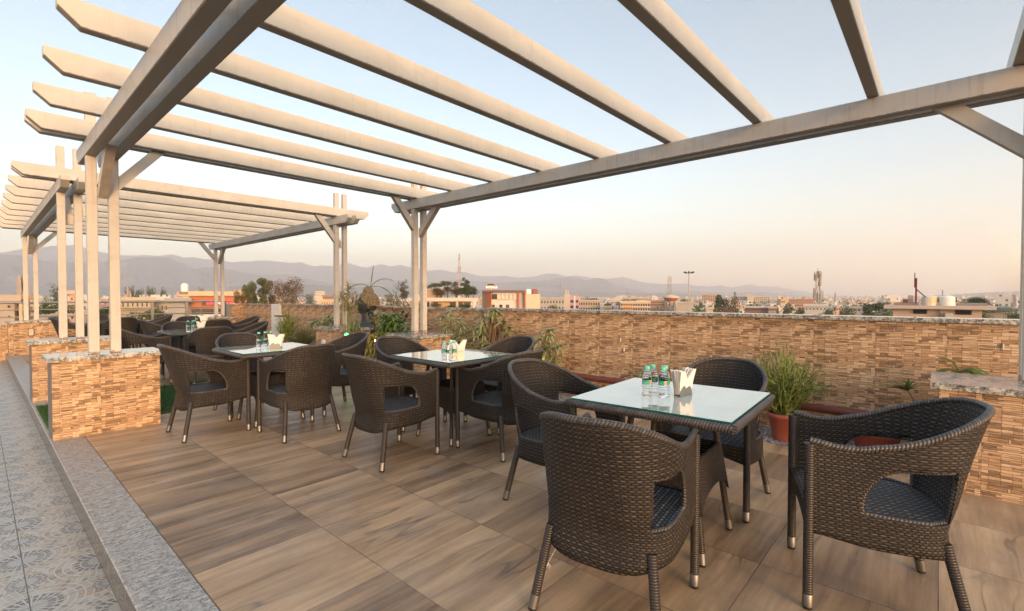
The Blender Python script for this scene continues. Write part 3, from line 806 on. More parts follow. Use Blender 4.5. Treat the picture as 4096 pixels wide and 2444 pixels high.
# ================================================================ hills
def ridge(name, pts, d0, d1, seed, spur, col):
    xs = [p[0] for p in pts]
    def hy(x):
        for (a, ya), (b, yb) in zip(pts, pts[1:]):
            if a <= x <= b: return ya+(yb-ya)*(x-a)/(b-a)
        return pts[0][1] if x < xs[0] else pts[-1][1]
    m = MB(); NX = int((xs[-1]-xs[0])/9); NR = 20; vs = []
    for i in range(NX+1):
        px = xs[0]+(xs[-1]-xs[0])*i/NX
        y = hy(px)-4.5*(.5-abs(noise.noise(Vector((px*.035, seed+4, 1)))))+1.2-2.5*abs(noise.noise(Vector((px*.11, seed+9, 1))))+2.6*noise.noise(Vector((px*.025, seed, 0)))+1.6*noise.noise(Vector((px*.09, seed, 3)))
        dc = d1+spur*.5*noise.noise(Vector((px*.004, seed, 7)))
        H = max(-15, height(px, y, dc))
        for j in range(NR+1):
            if j <= NR-3:
                q = j/(NR-3); d = d0+(dc-d0)*q
                sp = noise.fractal(Vector((px*.012, q*1.3+seed, seed)), 1, 2, 5)
                d += spur*sp*math.sin(math.pi*q)
                z = -18+(H+18)*(q**1.25)*(1+.30*sp*math.sin(math.pi*q))
                p = spot(px, d, z)
            else:
                q = (j-NR+3)/3; p = spot(px, dc+q*900, H-(H+40)*q)
            vs.append(p)
    fs = [(i*(NR+1)+j, (i+1)*(NR+1)+j, (i+1)*(NR+1)+j+1, i*(NR+1)+j+1) for i in range(NX) for j in range(NR)]
    m.add(vs, fs, None, True)
    t = NT(name+'_slopes'); n = t.noise(t.mapv(t.pos(), (.004,.004,.009)), 1, 6, .65)
    t.set(t.ramp(n, [(.35, tuple(c*.7 for c in col)), (.6, col), (.72, (.30,.24,.18))]), .95)
    m.build(name, t.m, kind='structure', fix=False)
A = [(-150,1020),(0,1012),(100,997),(210,985),(310,982),(400,1008),(480,1021),(550,1024),(585,1020),(628,1026),(683,1018),(738,1029),(798,1033),(926,1049),(990,1048),(1045,1042),(1100,1045),(1157,1052),(1208,1050),(1254,1067),(1286,1061),(1328,1065),(1397,1053),(1443,1067),(1466,1070),(1522,1058),(1563,1066),(1605,1060),(1630,1067),(1705,1083),(1759,1081),(1814,1089),(1865,1091),(1927,1107),(1982,1106),(2025,1104),(2080,1112),(2138,1107),(2185,1097),(2224,1094),(2259,1106),(2306,1102),(2369,1111),(2423,1116),(2494,1108),(2541,1123),(2599,1134),(2666,1137),(2737,1134),(2787,1144),(2842,1148),(2889,1142),(2928,1152),(2991,1137),(3030,1146),(3108,1148),(3150,1156),(3230,1170),(3330,1180),(3420,1186)]
B = [(-150,1012),(0,1018),(80,1022),(150,1040),(300,1052),(420,1046),(560,1030),(679,1032),(738,1057),(777,1075),(854,1069),(905,1077),(969,1089),(1045,1102),(1145,1097),(1250,1120),(1350,1140),(1450,1132),(1560,1120),(1700,1128),(1850,1122),(1990,1134),(2100,1126),(2190,1122),(2220,1113),(2279,1106),(2322,1113),(2341,1123),(2392,1110),(2423,1119),(2462,1139),(2521,1156),(2600,1172),(2750,1165),(2900,1172),(3050,1168),(3200,1182),(3300,1186)]
Cc = [(-150,1150),(200,1140),(500,1146),(800,1150),(1050,1140),(1185,1136),(1323,1144),(1500,1152),(1700,1150),(1900,1160),(2200,1166),(2500,1172),(2800,1178),(3000,1184)]
D = [(3250,1190),(3400,1184),(3546,1194),(3650,1190),(3740,1183),(3800,1179),(3956,1170),(4054,1166),(4091,1163),(4300,1158)]
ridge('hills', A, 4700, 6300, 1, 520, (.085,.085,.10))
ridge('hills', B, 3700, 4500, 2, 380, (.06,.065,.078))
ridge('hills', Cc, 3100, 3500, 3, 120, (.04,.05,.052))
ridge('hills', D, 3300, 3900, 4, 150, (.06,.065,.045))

# ================================================================ trees
def leaf_cloud(m, r, blobs, count, size, up=.3):
    tot = sum(b[3]**2 for b in blobs)
    for bx, by, bz, br, bh in blobs:
        for i in range(int(count*br*br/tot)):
            while True:
                x, y, z = r.uniform(-1,1), r.uniform(-1,1), r.uniform(-1,1); d = x*x+y*y+z*z
                if .12 < d < 1: break
            k = 1+.22*noise.noise(Vector((x*2+bx, y*2+by, z*2+bz)))
            c = Vector((bx+x*br*k, by+y*br*k, bz+z*bh*k)); s = size*r.uniform(.55, 1.3)
            a = Vector((r.uniform(-1,1), r.uniform(-1,1), r.uniform(-.6,.6))).normalized(); b = a.orthogonal().normalized()
            b = (b*math.cos(r.uniform(0,3))+a.cross(b)*math.sin(r.uniform(0,3)))
            m.add([c-a*s, c-b*s*.45, c+a*s, c+b*s*.45], [(0,1,2,3)])
def m_leaves(name, lo, hi, tip=None):
    t = NT(name); n = t.noise(t.obj(), 1.1, 3, .6); w = t.white(t.vmath('SNAP', t.obj(), (.35,.35,.35)))
    k = t.math('ADD', t.math('MULTIPLY', n, .75), t.math('MULTIPLY', w, .3))
    c = t.ramp(k, [(.32, lo), (.68, hi)]+([(.86, tip)] if tip else []))
    t.set(c, .7, Transmission_Weight=0.0); t.b.inputs['Subsurface Weight'].default_value = 0
    return t.m
M['leafA'] = m_leaves('dark_green_leaves', (.018,.034,.012), (.075,.105,.03))
M['leafB'] = m_leaves('olive_leaves', (.045,.055,.015), (.15,.15,.045))
M['leafC'] = m_leaves('bronze_leaves', (.06,.04,.018), (.20,.12,.05))
M['leafD'] = m_leaves('fresh_green_leaves', (.03,.06,.015), (.11,.16,.04))
M['bark'] = plain('bark', (.12,.085,.06), .9)
def tree_proto(name, seed, kind, leaf, H=8.0, W=3.4, n=900, fine=1.0):
    r = random.Random(seed); e = empty(name); tm = MB()
    if kind == 'round':
        blobs = [(r.uniform(-.5,.5)*W, r.uniform(-.5,.5)*W, H*r.uniform(.36,.85), W*r.uniform(.26,.44), H*r.uniform(.11,.19)) for _ in range(15)]+[(0,0,H*.4,W*.6,H*.2),(0,0,H*.62,W*.5,H*.2)]
    elif kind == 'flat':
        blobs = [(r.uniform(-.75,.75)*W, r.uniform(-.6,.6)*W, H*r.uniform(.66,.86), W*r.uniform(.28,.42), H*r.uniform(.07,.12)) for _ in range(11)]
        blobs += [(r.uniform(-.5,.5)*W, r.uniform(-.4,.4)*W, H*.5, W*.3, H*.1) for _ in range(4)]
    elif kind == 'wisp':
        blobs = []
        for _ in range(26):
            a = r.uniform(0, 6.28); q = r.uniform(.3, 1); rad = W*.62*q*(1-.25*q)
            blobs.append((math.cos(a)*rad, math.sin(a)*rad, H*(.35+.62*r.random()*(1-.3*q)), W*r.uniform(.07,.16), H*r.uniform(.05,.13)))
    else:
        blobs = [(r.uniform(-.3,.3)*W, r.uniform(-.3,.3)*W, H*(.25+.08*k), W*.42*(1-k/13), H*.09) for k in range(9)]
    tm.tube([(0,0,0), (.05*W,0,H*.25), (0,.04*W,H*.5), (0,0,H*.75)], [W*.075, W*.055, W*.04, W*.02], 7)
    for b in blobs: tm.tube([(0,0,H*.3), (b[0]*.5, b[1]*.5, H*.3+(b[2]-H*.3)*.55), (b[0], b[1], b[2])], [W*.028, W*.018, W*.006], 5)
    tm.build('trunk', M['bark'], e)
    c = MB(); leaf_cloud(c, r, blobs, int(n/fine**1.6), fine*W*{'round':.075,'flat':.07,'wisp':.05,'cone':.07}[kind]); c.build('crown', leaf, e, fix=False)
    return e
protos = {}
def tree(kind, px, pytop, w_px, dist, label, leaf='leafA', seed=1, n=1100, base=None, group=None, name='tree', full=False):
    fine = .42 if dist < 65 else 1.0; key = (kind, leaf, seed, fine)
    zb = -16 if base is None else base
    h = height(px, pytop, dist)-zb; depth = dist*math.cos(math.atan((px-2048)/F_PX)); wd = w_px/F_PX*depth
    if key not in protos: protos[key] = o = tree_proto(name, seed, kind, M[leaf], n=n, fine=fine)
    else: o = copy_tree(protos[key]); o.name = name
    s = wd/6.6; ex = h-8*.96*s
    if ex <= 0 or dist >= 150 or full: o.scale = (s, s, h/(8*.96)); o.location = spot(px, dist, zb)
    else:
        o.scale = (s, s, s); o.location = spot(px, dist, zb+ex)
    for ch_ in o.children:
        if dist < 150 and not full and ch_.name.startswith('trunk'): ch_.location.z = -max(0, ex)/s; ch_.scale.z = 1+max(0, ex)/s/8 if ex > 0 else 1
    o.rotation_euler = (0,0,rnd.uniform(0,6.28) if kind != 'wisp' else 0)
    tag(o, label, 'tree', group)
    return o
TR = [('wisp',1040,1098,230,46,'wispy golden green tree rising behind the far wall','leafB',1),('wisp',985,1132,150,50,'smaller wispy tree at the edge of the orange building','leafB',2),
 ('round',1145,1114,170,44,'bronze leaved round tree right of the wispy one','leafC',3),
 ('round',230,1135,62,330,'tall dark tree seen between the far left posts','leafA',4),('round',520,1143,44,420,'dark round tree, first of the row under the hills','leafA',5),('round',560,1148,36,430,'dark tree, second of the row under the hills','leafA',4),
 ('round',603,1146,44,430,'dark tree, third of the row under the hills','leafA',5),('round',652,1147,30,430,'dark narrow tree, last of the row under the hills','leafA',4),('round',805,1150,26,600,'small far tree above the orange building','leafA',5),
 ('flat',450,1222,110,120,'green tree behind the left posts below the long white house','leafD',6),('flat',225,1212,120,100,'broad green tree behind the railing on the far left','leafD',7),('flat',590,1232,160,95,'broad green tree behind the railing','leafB',6),
 ('round',190,1188,50,200,'dark tree left of the pink house','leafA',5),('round',680,1192,70,180,'dark bushy tree left of the orange building','leafA',4),
 ('round',1237,1173,44,420,'dark round tree before the far pale palace block','leafA',5),
 ('round',1572,1168,120,60,'olive tree right of the statue, behind the wall','leafB',8),('cone',1613,1118,80,55,'narrow dark green tree close to the tall posts','leafA',9),
 ('round',1680,1200,80,62,'olive bush left of the planted terrace house','leafB',10),
 ('round',2225,1208,90,150,'pale green tree before the pink tower block','leafB',8),('round',2650,1217,115,210,'light green tree under the water tower','leafB',10),
 ('round',2788,1214,56,190,'green tree right of the lamp mast','leafD',8),('flat',2885,1173,64,170,'tall dark tree before the hospital blocks','leafA',6),('round',2925,1182,74,168,'brown green tree right of the tall dark one','leafC',3),('round',2905,1218,90,160,'low brown tree at the foot of the tall dark one','leafC',8),
 ('round',3010,1212,60,330,'green tree below the right hospital block','leafA',4),('round',3150,1212,70,240,'dark green tree left of the orange flats','leafA',5),('round',3200,1219,60,230,'green tree below the orange flats','leafA',4),
 ('round',3105,1222,40,300,'small dark tree by the striped roof','leafA',8),('round',3320,1226,110,170,'green tree right of the cell tower base','leafD',8),('round',3390,1222,90,200,'green tree, second right of the cell tower','leafA',5),
 ('flat',3520,1206,110,130,'dark spreading tree left of the water tank house','leafA',7),('round',3545,1234,90,110,'yellowish bush left of the water tank house','leafB',10),('round',3480,1215,70,140,'dark tree farther left of the water tank house','leafA',4),
 ('flat',3890,1184,120,62,'wide crowned tree right of the water tanks','leafA',6),('round',3925,1228,120,58,'olive tree under the wide crown, right of the tank house','leafB',8),('round',4060,1250,70,80,'dark bush at the right edge','leafA',5),
 ('round',2360,1186,90,500,'row of dark trees behind the shop roofs','leafA',4),('round',2520,1196,110,420,'dark trees above the curved office','leafA',5),('round',2735,1190,50,520,'far dark trees right of the water tower','leafA',4),
 ('flat',3790,1186,70,120,'dark tree between the two water tanks','leafA',7)]
for i, (k, px, py, w, d, lab, lf, sd_) in enumerate(TR):
    tree(k, px, py, w, d, lab, lf, sd_, n={'round':1700,'flat':2000,'wisp':4200,'cone':1600}[k])
# smaller trees scattered among the houses, each one its own
LT = ['dark green tree among the far houses', 'olive green tree among the far houses', 'bright green tree among the far houses', 'bronze tree among the far houses']
rt_ = random.Random(21)
for i in range(120):
    px = rt_.uniform(-60, 4150); d = 120+900*rt_.random()**1.3
    if px > 1100 and d < 340: d += 260
    k = rt_.randrange(4); kk = ('round', ('leafA','leafB','leafD','leafC')[k], (5,10,8,3)[k])
    h = rt_.uniform(6, 12)
    py = 1184+(EYE+16-h)/d*F_PX/ max(.3, 1)
    dd = d; zt = -16+h; ang = (zt-EYE)/d
    tp = 1184-ang*math.hypot(F_PX, px-2048)
    tree(kk[0], px, tp, rt_.uniform(6, 12)/d*F_PX, d, LT[k], kk[1], kk[2], group=LT[k].replace('tree', 'trees'))

# ================================================================ houses
def m_house(name, base, seed):
    t = NT(name); u, v, _ = t.sep(t.uv())
    n = t.noise(t.pos(), .6, 4); st = t.noise(t.mapv(t.pos(), (1.2,1.2,.25)), 1, 4, .7)
    col = t.mix(t.ramp(st, [(.45, 0.0), (.75, .35)]), base, tuple(c*.62 for c in base))
    cu = t.math('DIVIDE', u, 2.9); cv = t.math('DIVIDE', v, 3.1)
    fu = t.math('FRACT', cu); fv = t.math('FRACT', cv)
    w = t.white(t.comb(t.math('ADD', t.math('FLOOR', cu), seed), t.math('FLOOR', cv)))
    ins = t.math('MULTIPLY', t.math('MULTIPLY', t.math('GREATER_THAN', fu, .28), t.math('LESS_THAN', fu, .68)), t.math('MULTIPLY', t.math('GREATER_THAN', fv, .32), t.math('LESS_THAN', fv, .74)))
    nz = t.math('ABSOLUTE', t.sep(t.n('NewGeometry').outputs['True Normal'])[2])
    ins = t.math('MULTIPLY', t.math('MULTIPLY', ins, t.math('GREATER_THAN', w, .42)), t.math('LESS_THAN', nz, .5))
    slab = t.math('GREATER_THAN', fv, .93)
    col = t.mix(t.math('MULTIPLY', ins, .9), col, (.05,.045,.045)); col = t.mix(t.math('MULTIPLY', slab, .3), col, (.2,.15,.12))
    return t.set(col, .85)
HC = [('cream', (.56,.45,.34)), ('white', (.62,.57,.51)), ('pink', (.54,.36,.28)), ('grey', (.42,.40,.37)), ('ochre', (.55,.36,.20)), ('brick', (.42,.22,.14))]
HM = [m_house(n+'_house_wall', c, i*3.7) for i, (n, c) in enumerate(HC)]
M['tank'] = plain('dark_tank', (.03,.03,.032), .5); M['pane'] = plain('dark_window', (.03,.035,.04), .15)
M['roofc'] = plain('roof_concrete', (.33,.28,.24), .9)
def house_mesh(r, W, D, H, m):
    # a main block, a lower wing, a stair head, parapets and a tank
    m.box(-W/2, W/2, -D/2, D/2, 0, H); m.box(-W/2-.25, W/2+.25, -D/2-.25, -D/2, H-.2, H+.7)
    m.box(-W/2-.25, -W/2, -D/2, D/2, H-.2, H+.7); m.box(W/2, W/2+.25, -D/2, D/2, H-.2, H+.7)
    sx = r.uniform(-.3, .3)*W; m.box(sx-1.6, sx+1.6, 0, 3, H, H+2.6); m.box(sx-2, sx+2, -.4, 3.4, H+2.6, H+2.8)
    if r.random() < .6: m.box(W/2-3, W/2-1.4, -D/4, -D/4+1.5, H+.2, H+2.0)
    h2 = H*r.uniform(.45, .8); s = r.choice((-1, 1)); x0, x1 = (W/2+.02, W/2+W*.4) if s > 0 else (-W/2-W*.4, -W/2-.02)
    m.box(x0, x1, -D/2+1, D/2-.5, 0, h2)
    for k in range(1, int(H/3.1)+1):
        if r.random() < .5: m.box(-W*.35, W*.35*r.random(), -D/2-1.2, -D/2-.001, k*3.1-.15, k*3.1+.05)
hp = []
rh = random.Random(5)
for i in range(12):
    m = MB(); W = rh.uniform(8, 16); D_ = rh.uniform(8, 12); H_ = rh.choice((6.4, 9.5, 9.5, 12.6)); house_mesh(rh, W, D_, H_, m)
    hp.append((m.mesh('house'), W))
for me, W in hp:
    for mm in HM[:1]: me.materials.append(mm)
hvar = {}
def house(px, d, k, c, label, group, h=1.0, rot=None):
    key = (k, c)
    if key not in hvar:
        me = hp[k][0].copy(); me.materials.clear(); me.materials.append(HM[c])
        bm = bmesh.new(); bm.from_mesh(me); bmesh.ops.recalc_face_normals(bm, faces=bm.faces); bm.to_mesh(me); bm.free(); hvar[key] = me
    o = bpy.data.objects.new('house', hvar[key]); C.objects.link(o)
    o.location = spot(px, d, -16); b = math.atan2(o.location.y, o.location.x)-math.pi/2
    o.rotation_euler = (0, 0, (b if rot is None else 0)+(rot or rh.choice((-.5, -.2, .1, .35, .6)))); o.scale = (1, 1, h)
    tag(o, label, 'house', group)
cnt = 0; used = []
rh = random.Random(11)
while cnt < 285:
    px = rh.uniform(-80, 4180) if cnt % 3 else rh.uniform(-80, 1080); d = 95+(620 if px < 1080 else 1000)*rh.random()**1.15
    if px > 1050 and d < 300: continue
    if px < 1050 and d < 130 and 700 < px: continue
    p = spot(px, d)
    if any((p-q).length < 15 for q in used): continue
    used.append(p); k = rh.randrange(12); c = rh.choices(range(6), (5,5,4,2,2,1.3))[0]
    col = HC[c][0]
    house(px, d, k, c, 'small %s flat roofed house in the hazy city below the hills' % col, '%s houses of the hazy city' % col, rh.uniform(.8, 1.15)); cnt += 1
# the countless rest of the city and its woods
fm = [MB() for _ in range(3)]; rf = random.Random(9)
for i in range(8500):
    px = rf.uniform(-150, 4250); d = (430 if px > 1100 else 330)+3000*rf.random()**1.05
    p = spot(px, d, -16); W = rf.uniform(6, 16); H_ = rf.choice((4, 7, 7, 7, 10, 10)) * (1 if rf.random() < .97 else 1.8); D_ = rf.uniform(7, 13)
    m = fm[rf.choices(range(3), (3, 3, 2))[0]]; a = rf.uniform(-.6, .6)+math.atan2(p.y, p.x)-math.pi/2
    m.obox((p.x, p.y, -16+H_/2), (math.cos(a), math.sin(a), 0), W/2, D_/2, H_/2)
    if rf.random() < .4: m.obox((p.x, p.y, -16+H_+1.2), (math.cos(a), math.sin(a), 0), 1.6, 1.6, 1.2)
for m, c in zip(fm, (0, 1, 2)): m.build('far_houses', HM[c], label='uncountable %s houses of the far city fading into haze' % HC[c][0], cat='far city', kind='stuff', fix=False)
tmb = MB(); 
for i in range(2600):
    px = rf.uniform(-150, 4250); d = 330+2700*rf.random()**1.2
    p = spot(px, d, -16); W = rf.uniform(5, 13); H_ = rf.uniform(6, 12)
    for q in range(26):
        x, y, z = rf.gauss(0, .38), rf.gauss(0, .38), rf.gauss(.62, .2); s = rf.uniform(.8, 1.7)
        c = Vector((p.x+x*W, p.y+y*W, -16+max(.1, z)*H_)); a = Vector((rf.uniform(-1,1), rf.uniform(-1,1), rf.uniform(-.5,.5))).normalized(); b = a.orthogonal().normalized()
        tmb.add([c-a*s, c-b*s*.8, c+a*s, c+b*s*.8], [(0,1,2,3)])
tmb.build('far_woods', M['leafA'], label='far green trees merging between the houses of the plain', cat='woods', kind='stuff', fix=False)

# ================================================================ the buildings one can tell apart
def site(name, label, px0, px1, dist, cat='building', yaw=0.0):
    pm = (px0+px1)/2; p = spot(pm, dist, -16); depth = dist*math.cos(math.atan((pm-2048)/F_PX))
    e = empty(name, p, math.atan2(p.y, p.x)-math.pi/2+yaw, label=label, cat=cat)
    S = depth/F_PX                        # metres per source pixel there
    def X(px): return (px-pm)*S
    def Z(py): return height(pm, py, dist)+16
    return e, X, Z
def ml(c, r=.8, **k):
    c = tuple(x*.82 for x in c)
    key = 'pl%.2f%.2f%.2f' % c
    if key not in M: M[key] = plain('painted_plaster', c, r, var=.14, scale=1.2, **k)
    return M[key]
def windows(e, X, Z, xs, y0, y1, yf, frame=(.5,.45,.4)):
    for a, b in xs:
        w = MB().box(X(a), X(b), yf-.06, yf-.004, Z(y1), Z(y0)).build('window', ml(frame), e)
        mx = (X(b)-X(a))*.09; 
        MB().box(X(a)+mx, (X(a)+X(b))/2-mx*.4, yf-.09, yf-.062, Z(y1)+mx, Z(y0)-mx).build('pane', M['pane'], w)
        MB().box((X(a)+X(b))/2+mx*.4, X(b)-mx, yf-.09, yf-.062, Z(y1)+mx, Z(y0)-mx).build('pane', M['pane'], w)
# orange clinic
e, X, Z = site('clinic_building', 'orange clad building with a black red lettered sign beyond the railing', 741, 990, 80)
om = NT('orange_cladding'); v_ = om.sep(om.uv())[1]; ln = om.math('LESS_THAN', om.math('FRACT', om.math('DIVIDE', v_, .28)), .14)
om.set(om.mix(ln, (.50,.15,.055), (.22,.06,.025)), .6)
MB().box(X(741), X(990), .3, 12, 0, Z(1186)).build('wall', ml((.62,.55,.45)), e)
MB().box(X(778), X(984), .02, .29, Z(1234), Z(1184)).build('cladding', om.m, e)
MB().box(X(739), X(992), -.5, 12.2, Z(1183.5), Z(1178)).build('roof_edge', ml((.62,.50,.38)), e)
MB().box(X(770), X(925), .6, .8, Z(1178)+.001, Z(1165)).build('parapet', ml((.68,.50,.30)), e)
MB().box(X(741), X(768), .4, 4, Z(1178)+.001, Z(1167)).build('roof_block', ml((.28,.20,.15)), e)
MB().box(X(927), X(985), .5, 5, Z(1178)+.001, Z(1159)).build('roof_room', ml((.60,.42,.28)), e)
MB().box(X(754), X(776), -.1, .28, 0, Z(1184)).build('pillar', ml((.74,.66,.52)), e)
for a, b in ((783,812),(815,856),(860,884),(887,912),(915,938)):
    w = MB().box(X(a), X(b), -.03, .018, Z(1256), Z(1235)).build('window', M['dark'], e)
    MB().box(X(a)+.1, X(b)-.1, -.05, -.031, Z(1255), Z(1236)).build('pane', M['pane'], w)
MB().box(X(778), X(984), -.06, .29, Z(1300), Z(1257)).build('lower_wall', ml((.72,.68,.60)), e)
sg = MB().box(X(817), X(933), -.35, -.07, Z(1219), Z(1204)).build('sign_board', M['dark'], e)
led = NT('red_led'); led.set((.6,.01,.02), .5); led.b.inputs['Emission Color'].default_value = (1,.02,.05,1); led.b.inputs['Emission Strength'].default_value = 1.3
def sign(s, xc, z, h, mat, par, yf, bold=.02):
    o = text_mesh(s, h*1.38, .02, 'lettering', mat, par, 'CENTER', bold)
    o.rotation_euler = (R(90), 0, 0); o.location = (xc, yf, z); return o
sign('A RS', X(843), Z(1216.5), Z(1208)-Z(1216.5), led.m, sg, -.38)
sign('C IVF', X(914), Z(1216.5), Z(1208)-Z(1216.5), led.m, sg, -.38)
MB().lathe([(.25, 0), (.25, .05)], 16).build('round_emblem', M['white'], sg)
sg.children[-1].rotation_euler = (R(90), 0, 0); sg.children[-1].location = (X(878), -.36, Z(1211.5))
MB().lathe([(.45, 0), (.47, .9), (.3, 1.15), (0, 1.2)], 16, (X(758), 2, Z(1166.9))).build('water_tank', M['white'], e)
# planted terrace house
e, X, Z = site('terrace_house', 'house with white slabs and a planted roof terrace, right of the tall white posts', 1640, 1910, 88)
MB().box(X(1640), X(1892), .8, 11, 0, Z(1206)).build('wall', ml((.62,.40,.20)), e)
MB().box(X(1640), X(1912), -.4, 11.5, Z(1205.5), Z(1191)).build('balcony_slab', ml((.66,.60,.52)), e)
MB().box(X(1700), X(1770), 2, 8, Z(1191)+.001, Z(1158)).build('roof_room', ml((.46,.33,.24)), e)
MB().box(X(1690), X(1775), 1.6, 8.4, Z(1158)+.01, Z(1154)).build('roof_slab', ml((.62,.55,.47)), e)
for a, b in ((1706,1718),(1735,1752),(1800,1820),(1835,1850),(1856,1880)):
    w = MB().box(X(a), X(b), .76, .799, Z(1232), Z(1209)).build('window', M['pane'], e)
for a in (1722, 1828, 1886): MB().box(X(a)-.14, X(a)+.14, -.2, .1, 0, Z(1206)).build('pillar', ml((.68,.62,.54)), e)
for px in range(1705, 1905, 8): MB().box(X(px)-.02, X(px)+.02, -.2, -.16, Z(1191), Z(1180)).build('railing_bar', M['dark'], e)
for i, (px, py, w, kd, lf) in enumerate(((1748,1130,60,'flat','leafB'),(1790,1122,70,'flat','leafB'),(1828,1136,60,'round','leafB'),(1866,1112,90,'cone','leafA'),(1893,1144,50,'round','leafA'),(1712,1142,60,'round','leafA'),(1765,1158,80,'round','leafC'),(1825,1155,90,'round','leafC'),(1875,1150,80,'round','leafB'))):
    tree(kd, px, py, w, 89.5+(i % 3), ['palm like tree on the planted roof terrace, leftmost','tall spreading tree in the middle of the planted roof terrace','round olive tree on the planted roof terrace','tallest feathery tree on the planted roof terrace','dark shrub at the right end of the planted roof terrace','dark shrub at the left end of the planted roof terrace','bronze shrub low on the left of the planted roof terrace','bronze shrub low in the middle of the planted roof terrace','olive shrub under the tallest tree of the planted roof terrace'][i], lf, {'flat': 7, 'cone': 9, 'round': 10 if lf == 'leafB' else (5 if lf == 'leafA' else 3)}[kd], base=Z(1191)-16, full=True, n=2600)
for i, (px, py) in enumerate(((1745,1212),(1860,1216),(1800,1220))):
    tree('round', px, py, 60, 86.5, ['hanging shrub below the white slab, left','hanging shrub below the white slab, right','hanging shrub below the white slab, middle'][i], 'leafC' if i == 0 else 'leafA', 3 if i == 0 else 5, base=Z(1240)-16, full=True)
# hotel
e, X, Z = site('hotel_building', 'hotel block framed in brown with red and white roof sign', 1929, 2160, 95)
wl = NT('ribbed_white_wall'); v_ = wl.sep(wl.uv())[1]; ln = wl.math('LESS_THAN', wl.math('FRACT', wl.math('DIVIDE', v_, .32)), .12)
wl.set(wl.mix(ln, (.70,.62,.55), (.42,.36,.32)), .7)
MB().box(X(1964), X(2070), .5, 12, 0, Z(1173)).build('wall', wl.m, e)
MB().box(X(1929), X(1944), .0, 12, 0, Z(1168)).build('grey_wing', ml((.13,.13,.13)), e)
MB().box(X(1944.1), X(1963), -.1, 12, 0, Z(1168)).build('brown_wing', ml((.22,.085,.05)), e)
MB().box(X(1963.1), X(1966), -.2, .48, 0, Z(1170)).build('orange_edge', ml((.65,.16,.04)), e)
MB().box(X(1928), X(2102), -.5, 12, Z(1168)+.01, Z(1161)).build('frame_top', ml((.26,.12,.08)), e)
MB().box(X(2095), X(2102), -.5, .5, 0, Z(1168)).build('frame_side', ml((.36,.12,.05)), e)
MB().box(X(2070.1), X(2077), -.2, .5, 0, Z(1170)).build('orange_column', ml((.55,.15,.05)), e)
MB().box(X(2077.1), X(2094.9), .2, 8, 0, Z(1171)).build('bay', ml((.55,.53,.50)), e)
MB().box(X(2102.1), X(2160), .1, 12, 0, Z(1176)).build('side_wall', ml((.74,.62,.46)), e)
MB().box(X(1968), X(1988), .3, .49, Z(1197), Z(1176)).build('window', M['pane'], e)
MB().box(X(1988.5), X(2069), .2, .49, Z(1197), Z(1175)).build('louvre_panel', wl.m, e)
for k in range(1, 5): MB().box(X(1988+16*k)-.04, X(1988+16*k)+.04, .14, .199, Z(1197), Z(1175)).build('mullion', M['dark'], e)
windows(e, X, Z, ((1967,1979),(1997,2010),(2023,2037)), 1218, 1234, .5)
for a in (1950, 1955, 1970, 1976): MB().box(X(a)-.04, X(a)+.04, .5, .58, Z(1161), Z(1135)).build('sign_post', ml((.4,.3,.25)), e)
sb = MB().box(X(1950), X(1977), .3, .45, Z(1141.5), Z(1135)).build('sign_board', ml((.45,.02,.03)), e)
sign('HOTEL', X(1963.5), Z(1140.6), Z(1135.8)-Z(1140.6), ml((.20,.03,.03)), sb, .27)
sb2 = MB().box(X(1944), X(1985), .46, .5, Z(1149), Z(1147.5)).build('sign_rail', ml((.4,.3,.25)), e)
wlm = NT('lit_letters'); wlm.set((.8,.7,.55), .5); wlm.b.inputs['Emission Color'].default_value = (1,.85,.6,1); wlm.b.inputs['Emission Strength'].default_value = .15
sign('ROYALE', X(1966), Z(1152.5), Z(1143.5)-Z(1152.5), wlm.m, sb2, .42, .03)
for px in (2112, 2119, 2139, 2146): MB().lathe([(.42, 0), (.42, .75), (.25, 1.0), (0, 1.0)], 12, (X(px), 3, Z(1176))).build('water_tank', M['terra'] if px > 2125 else M['white'], e)
# pink tower block and neighbours
e, X, Z = site('tower_block', 'pink and white tower block with a beige lift shaft', 2258, 2316, 260)
MB().box(X(2258), X(2280), 0, 12, 0, Z(1177)).build('lift_shaft', ml((.62,.50,.40)), e)
MB().box(X(2280.2), X(2316), .5, 12, 0, Z(1182)).build('wall', ml((.58,.36,.38)), e)
MB().box(X(2295), X(2302), .2, .49, 0, Z(1183)).build('white_strip', ml((.72,.70,.68)), e)
for y0 in (1200, 1222):
    for a, b in ((2282,2294),(2303,2313)): MB().box(X(a), X(b), .4, .49, Z(y0+11), Z(y0)).build('window', M['pane'], e)
for a in (2262, 2272): MB().tube([(X(a), 3, Z(1177)), (X(a), 3, Z(1160))], .5, 6).build('roof_stack', ml((.60,.52,.44)), e)
def block(name, label, px0, px1, top, dist, col, rows, cols, wf=.55, hf=.45, depth=12, proj=False, band=None, ybot=1245):
    e, X, Z = site(name, label, px0, px1, dist)
    MB().box(X(px0), X(px1), 0, depth, 0, Z(top)).build('wall', ml(col), e)
    rh_ = (ybot-top)/rows; cw = (px1-px0)/cols
    MB().box(X(px0)-.4, X(px1)+.4, -.4, depth+.3, Z(top)+.001, Z(top)+.6).build('roof_edge', ml(band or tuple(min(.8, c*1.1) for c in col)), e)
    for r_ in range(rows):
        for c_ in range(cols):
            a = px0+cw*(c_+.5-wf/2); b = a+cw*wf; y0 = top+rh_*(r_+.5-hf/2)
            MB().box(X(a), X(b), -.08, -.004, Z(y0+rh_*hf), Z(y0)).build('window', M['pane'], e)
        if proj: MB().box(X(px0)-.2, X(px1)+.2, -1.0, -.09, Z(top+rh_*(r_+1))-.1, Z(top+rh_*(r_+1))+.25).build('balcony_slab', ml(tuple(min(.8, c*1.15) for c in col)), e)
    return e, X, Z
